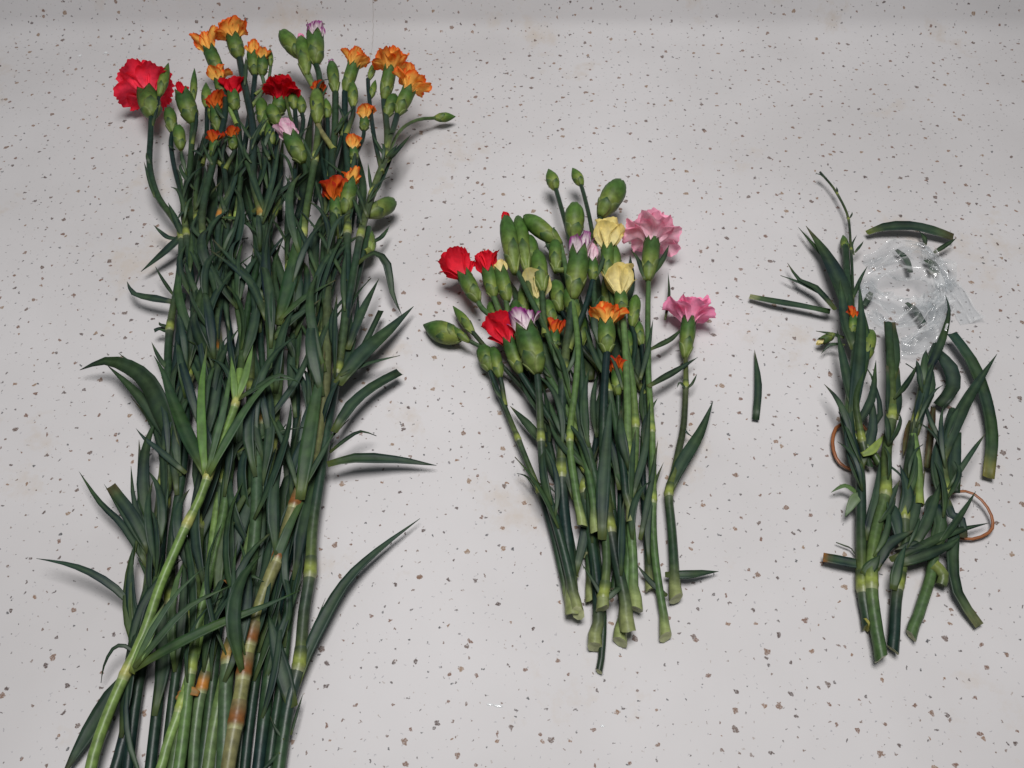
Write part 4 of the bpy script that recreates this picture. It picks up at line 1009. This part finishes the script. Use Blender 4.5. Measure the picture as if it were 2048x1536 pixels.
RV += [
 ([(1750,1140,9),(1775,1090,12),(1830,1060,12)],26,(.014,.038,.034),{}),
 ([(1730,1080,8),(1752,1000,11),(1760,920,12)],24,(.014,.038,.034),{}),
 ([(1770,1000,9),(1790,1040,12),(1800,1100,10)],30,(.018,.05,.04),{}),
 ([(1800,1040,10),(1815,990,13),(1800,930,13)],26,(.022,.06,.045),{}),
 ([(1822,1100,9),(1850,1050,12),(1870,1000,12),(1882,960,11)],24,(.016,.042,.036),{}),
 ([(1860,1120,8),(1830,1090,11),(1790,1100,10)],22,(.014,.036,.032),{}),
 ([(1722,940,10),(1700,880,13),(1702,800,15)],26,(.022,.062,.042),{}),
 ([(1706,820,14),(1690,740,16),(1674,660,14)],22,(.022,.058,.042),{}),
 ([(1712,760,16),(1730,690,17),(1722,600,15)],24,(.028,.072,.046),{}),
 ([(1708,860,13),(1742,800,15),(1752,720,15)],18,(.03,.07,.035),{}),
 ([(1842,830,14),(1862,770,15),(1852,700,14)],20,(.026,.066,.034),{}),
 ([(1800,1020,11),(1826,960,13),(1834,890,13)],16,(.06,.12,.035),{}),
 ([(1884,1000,10),(1872,930,12),(1880,860,12)],26,(.020,.055,.045),{}),
 ([(1880,990,10),(1858,1010,11),(1850,1060,9)],20,(.014,.038,.034),{}),
]
for path, wd_, tint, kw in RV: leaf('R', path, wd_, tint, **kw)

joint_leaves('R', [R1, R2, R3, R4], 26, 14, 34, 1.4, 3.0, (6, 28), LEAFT, 61, span=(.2, .85), up=(1, 5))
# -- loose leaves and scraps: each a thing of its own
def scrap(path, w_, tint, label, name='loose_leaf', cat='leaf', mat=None, **kw):
    o = leaf_mesh(name, path, w_, tint, None, mat=mat, **kw); tag(o, label, cat); return o
scrap([(1734,467,5),(1768,456,7),(1820,453,8),(1865,462,7),(1906,476,5)],26,(.022,.055,.046),'dark leaf strip with yellow-green base arching above the clear film',cut=True,basecol=(.20,.24,.05),base_w=.5)
scrap([(1868,506,7),(1890,492,9),(1913,476,10)],11,DARK,'narrow dark leaf poking out at the upper right of the clear film')
scrap([(1850,490,4),(1848,476,6),(1839,463,7)],11,DARK,'tiny curled dark leaf tip between film and arched strip')
scrap([(1499,594,4),(1545,603,6),(1600,612,7),(1660,624,8)],17,(.04,.095,.035),'narrow straight leaf with pale tip pointing left from the right pile',cut=True,basecol=PALE,base_w=.8)
scrap([(1511,840,2.5),(1516,770,4),(1509,700,3)],16,(.024,.06,.042),'single small leaf lying alone between the middle bunch and the right pile',basecol=None,base_w=.9,peak=.4)
scrap([(1902,668,9),(1940,720,9),(1968,790,8),(1983,870,6),(1976,956,4)],27,(.030,.075,.032),'long leaf arching down the right side of the right pile',cut=True,basecol=BLUE,tipcol=(.22,.20,.05),base_w=.9)
scrap([(1872,700,8),(1900,735,9),(1906,775,8),(1878,812,6)],30,(.014,.036,.036),'short broken dark leaf inside the arching leaf',cut=True,basecol=None,base_w=.5,fold=.1,roll=-15)
scrap([(1905,985,8),(1908,930,9),(1911,864,9)],27,(.020,.052,.044),'upright blunt leaf strip beside the rubber band',cut=True,basecol=None,base_w=1.0)
scrap([(1646,1116,5),(1690,1124,6),(1735,1132,6)],24,(.022,.055,.048),'short dark strip with brown end sticking out at the lower left',cut=True,basecol=BROWN,base_w=.9)
scrap([(1912,1040,7),(1904,1110,7),(1914,1185,6),(1958,1252,3)],26,(.024,.060,.042),'curved strip with frayed pale end at the lower right of the right pile',cut=True,basecol=DARK,tipcol=(.26,.27,.13),base_w=.6)
for dx, k in ((4,1),(-6,0)): pass
scrap([(1672,1085,3),(1690,1092,3),(1703,1098,3),(1716,1118,4)],4,(.06,.05,.05),'hair-thin dry fibre beside the lower left strip',name='dry_fibre',cat='fibre',mat=M_DRY,basecol=None)
scrap([(1866,815,5),(1862,860,6),(1857,900,6),(1854,936,5)],15,(.11,.028,.018),'reddish brown withered leaf between the stems of the right pile',name='withered_leaf',cat='dry leaf',mat=M_DRY,cut=True,basecol=None,base_w=.7)
scrap([(1822,842,4),(1812,880,5),(1806,912,5)],16,(.16,.075,.028),'small brown withered scrap half hidden behind the middle stem',name='withered_leaf',cat='dry leaf',mat=M_DRY,basecol=None,base_w=.6)

# -- rubber band
def band(px, w_, label):
    pts = spline([P(p) for p in px], .003, closed=True); n = len(pts)
    o = tube('rubber_band', pts, [w_]*n, [(.3, .1, .02)]*n, M_RUB, None, sides=8, closed=True, flat=.55)
    tag(o, label, 'rubber band'); return o
band([(1848,1028,3),(1870,1005,4),(1912,983,6),(1948,988,6),(1975,1015,6),(1986,1045,5),(1978,1065,4),(1945,1078,3),(1905,1072,2.5),(1868,1052,2.5)], .0006,
     'orange-brown rubber band looped out at the right of the cut stems')
band([(1692,846,3),(1672,856,4),(1665,884,4),(1672,915,4),(1690,934,3),(1715,938,2),(1740,905,2),(1735,862,2),(1715,846,2)], .0007,
     'small rubber band under the stems, showing at the left edge of the right pile')

# -- crumpled clear film
def film_ribbon(parent, px, w_, seed, name='film_fold', amp=.0030, nv=17, dense=.06):
    pts = spline([P(p) for p in px], .0011); n = len(pts); T = tangents(pts)
    V = []; F = []; K = []
    for i, p in enumerate(pts):
        u = T[i].cross(Vector((0, 0, 1)))
        if u.length < .05: u = Vector((1, 0, 0))
        u.normalize(); hw = w_*.5*mpp(px[0][0], px[0][1], 0)*.72*(1 + .45*noise.noise(Vector((i*.10, seed, 0))))
        tw = 1.2*noise.noise(Vector((i*.06, seed, 5)))
        for v in range(nv):
            q = v/(nv-1)*2-1
            c1 = Vector((i*.085, q*1.0, seed)); c2 = Vector((i*.21+3, q*2.1, seed+4.5))
            r1 = 1-min(1, abs(noise.noise(c1))*3.0); r2 = 1-min(1, abs(noise.noise(c2))*3.4)
            z = amp*(1.0*r1 + .45*r2 - .6 + .5*noise.noise(c1*1.7))
            r = p + u*(q*hw*math.cos(tw)) + Vector((0, 0, q*hw*math.sin(tw) + z)); r.z = max(r.z, .0006+.0003*v/nv)
            k = dense + .42*sstep(.80, 1, r1) + .22*sstep(.82, 1, r2) + .25*sstep(.86, 1, abs(q)) + .10*max(0, noise.noise(Vector((i*.05, q, seed+20))))
            V.append(r); K.append((k, k, k))
    for i in range(n-1):
        for v in range(nv-1):
            a = i*nv+v; F.append((a, a+1, a+nv+1, a+nv))
    return mk(name, V, F, K, M_FILM, parent)
pf = empty('plastic_film', at(1830, 600, 0)); tag(pf, 'crumpled clear plastic film at the top of the right pile', 'plastic film')
film_ribbon(pf, [(1722,600,4),(1740,560,9),(1790,540,12),(1850,550,12),(1880,600,11),(1872,650,10),(1840,690,7),(1805,690,5)], 62, 3)
film_ribbon(pf, [(1735,530,3),(1780,505,8),(1830,490,9),(1880,520,8),(1895,570,5)], 50, 11)
film_ribbon(pf, [(1725,570,5),(1770,600,10),(1830,610,12),(1870,605,9),(1892,595,4)], 62, 17)
film_ribbon(pf, [(1740,625,4),(1780,650,6),(1820,640,8),(1860,600,10)], 50, 23)
film_ribbon(pf, [(1800,690,4),(1835,665,8),(1872,640,9),(1885,590,8)], 40, 29)
film_ribbon(pf, [(1886,560,3),(1918,600,2.2),(1945,645,1.5)], 70, 37, name='film_sheet', amp=.0009, dense=.02)
film_ribbon(pf, [(1850,500,6),(1880,540,6),(1900,580,4)], 34, 43)
# scraps caught in the film
for i, (path, w_, lab) in enumerate([([(1792,500,5),(1812,520,6),(1820,545,6)],14,'dark leaf fragment showing through the upper part of the clear film'),
      ([(1852,520,4),(1866,535,5),(1868,550,4)],24,'rounded green fragment caught at the upper right of the clear film'),
      ([(1812,606,4),(1830,622,5),(1848,650,5)],16,'green fragment caught in the middle of the clear film'),
      ([(1742,585,4),(1735,600,4),(1728,612,3)],14,'small green fragment under the left rim of the clear film')]):
    scrap(path, w_, (.05,.085,.05), lab, name='leaf_fragment', cat='leaf scrap', cut=True, basecol=None)

# -- beads of water
def drop(x, y, rx, ry, ang=0, onwall=False):
    c = at(x, y, 0); S = mpp(x, y, 0); V = []; F = []; ns, nr = 14, 5
    for j in range(nr):
        a = math.pi/2*j/(nr-.0)
        for k in range(ns):
            b = 2*math.pi*k/ns; q = Vector((math.cos(b)*rx*S*math.cos(a), math.sin(b)*ry*S*math.cos(a), 0))
            q = Vector((q.x*math.cos(ang)-q.y*math.sin(ang), q.x*math.sin(ang)+q.y*math.cos(ang), min(rx, ry)*S*.55*math.sin(a)+.00005)); V.append(c+q)
    V.append(c + Vector((0, 0, min(rx, ry)*S*.56)))
    for j in range(nr-1):
        for k in range(ns): F.append((j*ns+k, j*ns+(k+1) % ns, (j+1)*ns+(k+1) % ns, (j+1)*ns+k))
    for k in range(ns): F.append(((nr-1)*ns+k, (nr-1)*ns+(k+1) % ns, len(V)-1))
    F.append(tuple(range(ns))[::-1])
    return mk('water_drop', V, F, None, M_WATER, None, origin=c)
for x, y, rx, ry, ang, lab in [(980,1409,7,3,-.05,'left of two tiny water streaks near the bottom middle'),(996,1412,10,3,-.15,'right of two tiny water streaks near the bottom middle'),
      (1205,1452,5,2.5,0,'tiny water bead right of the two streaks at the bottom'),
      (160,112,4,4,0,'left tiny water bead near the splashback at the upper left'),(212,106,4,4,0,'right tiny water bead near the splashback at the upper left')]:
    tag(drop(x, y, rx, ry, ang), lab, 'water drop', 'tiny beads of water on the worktop')
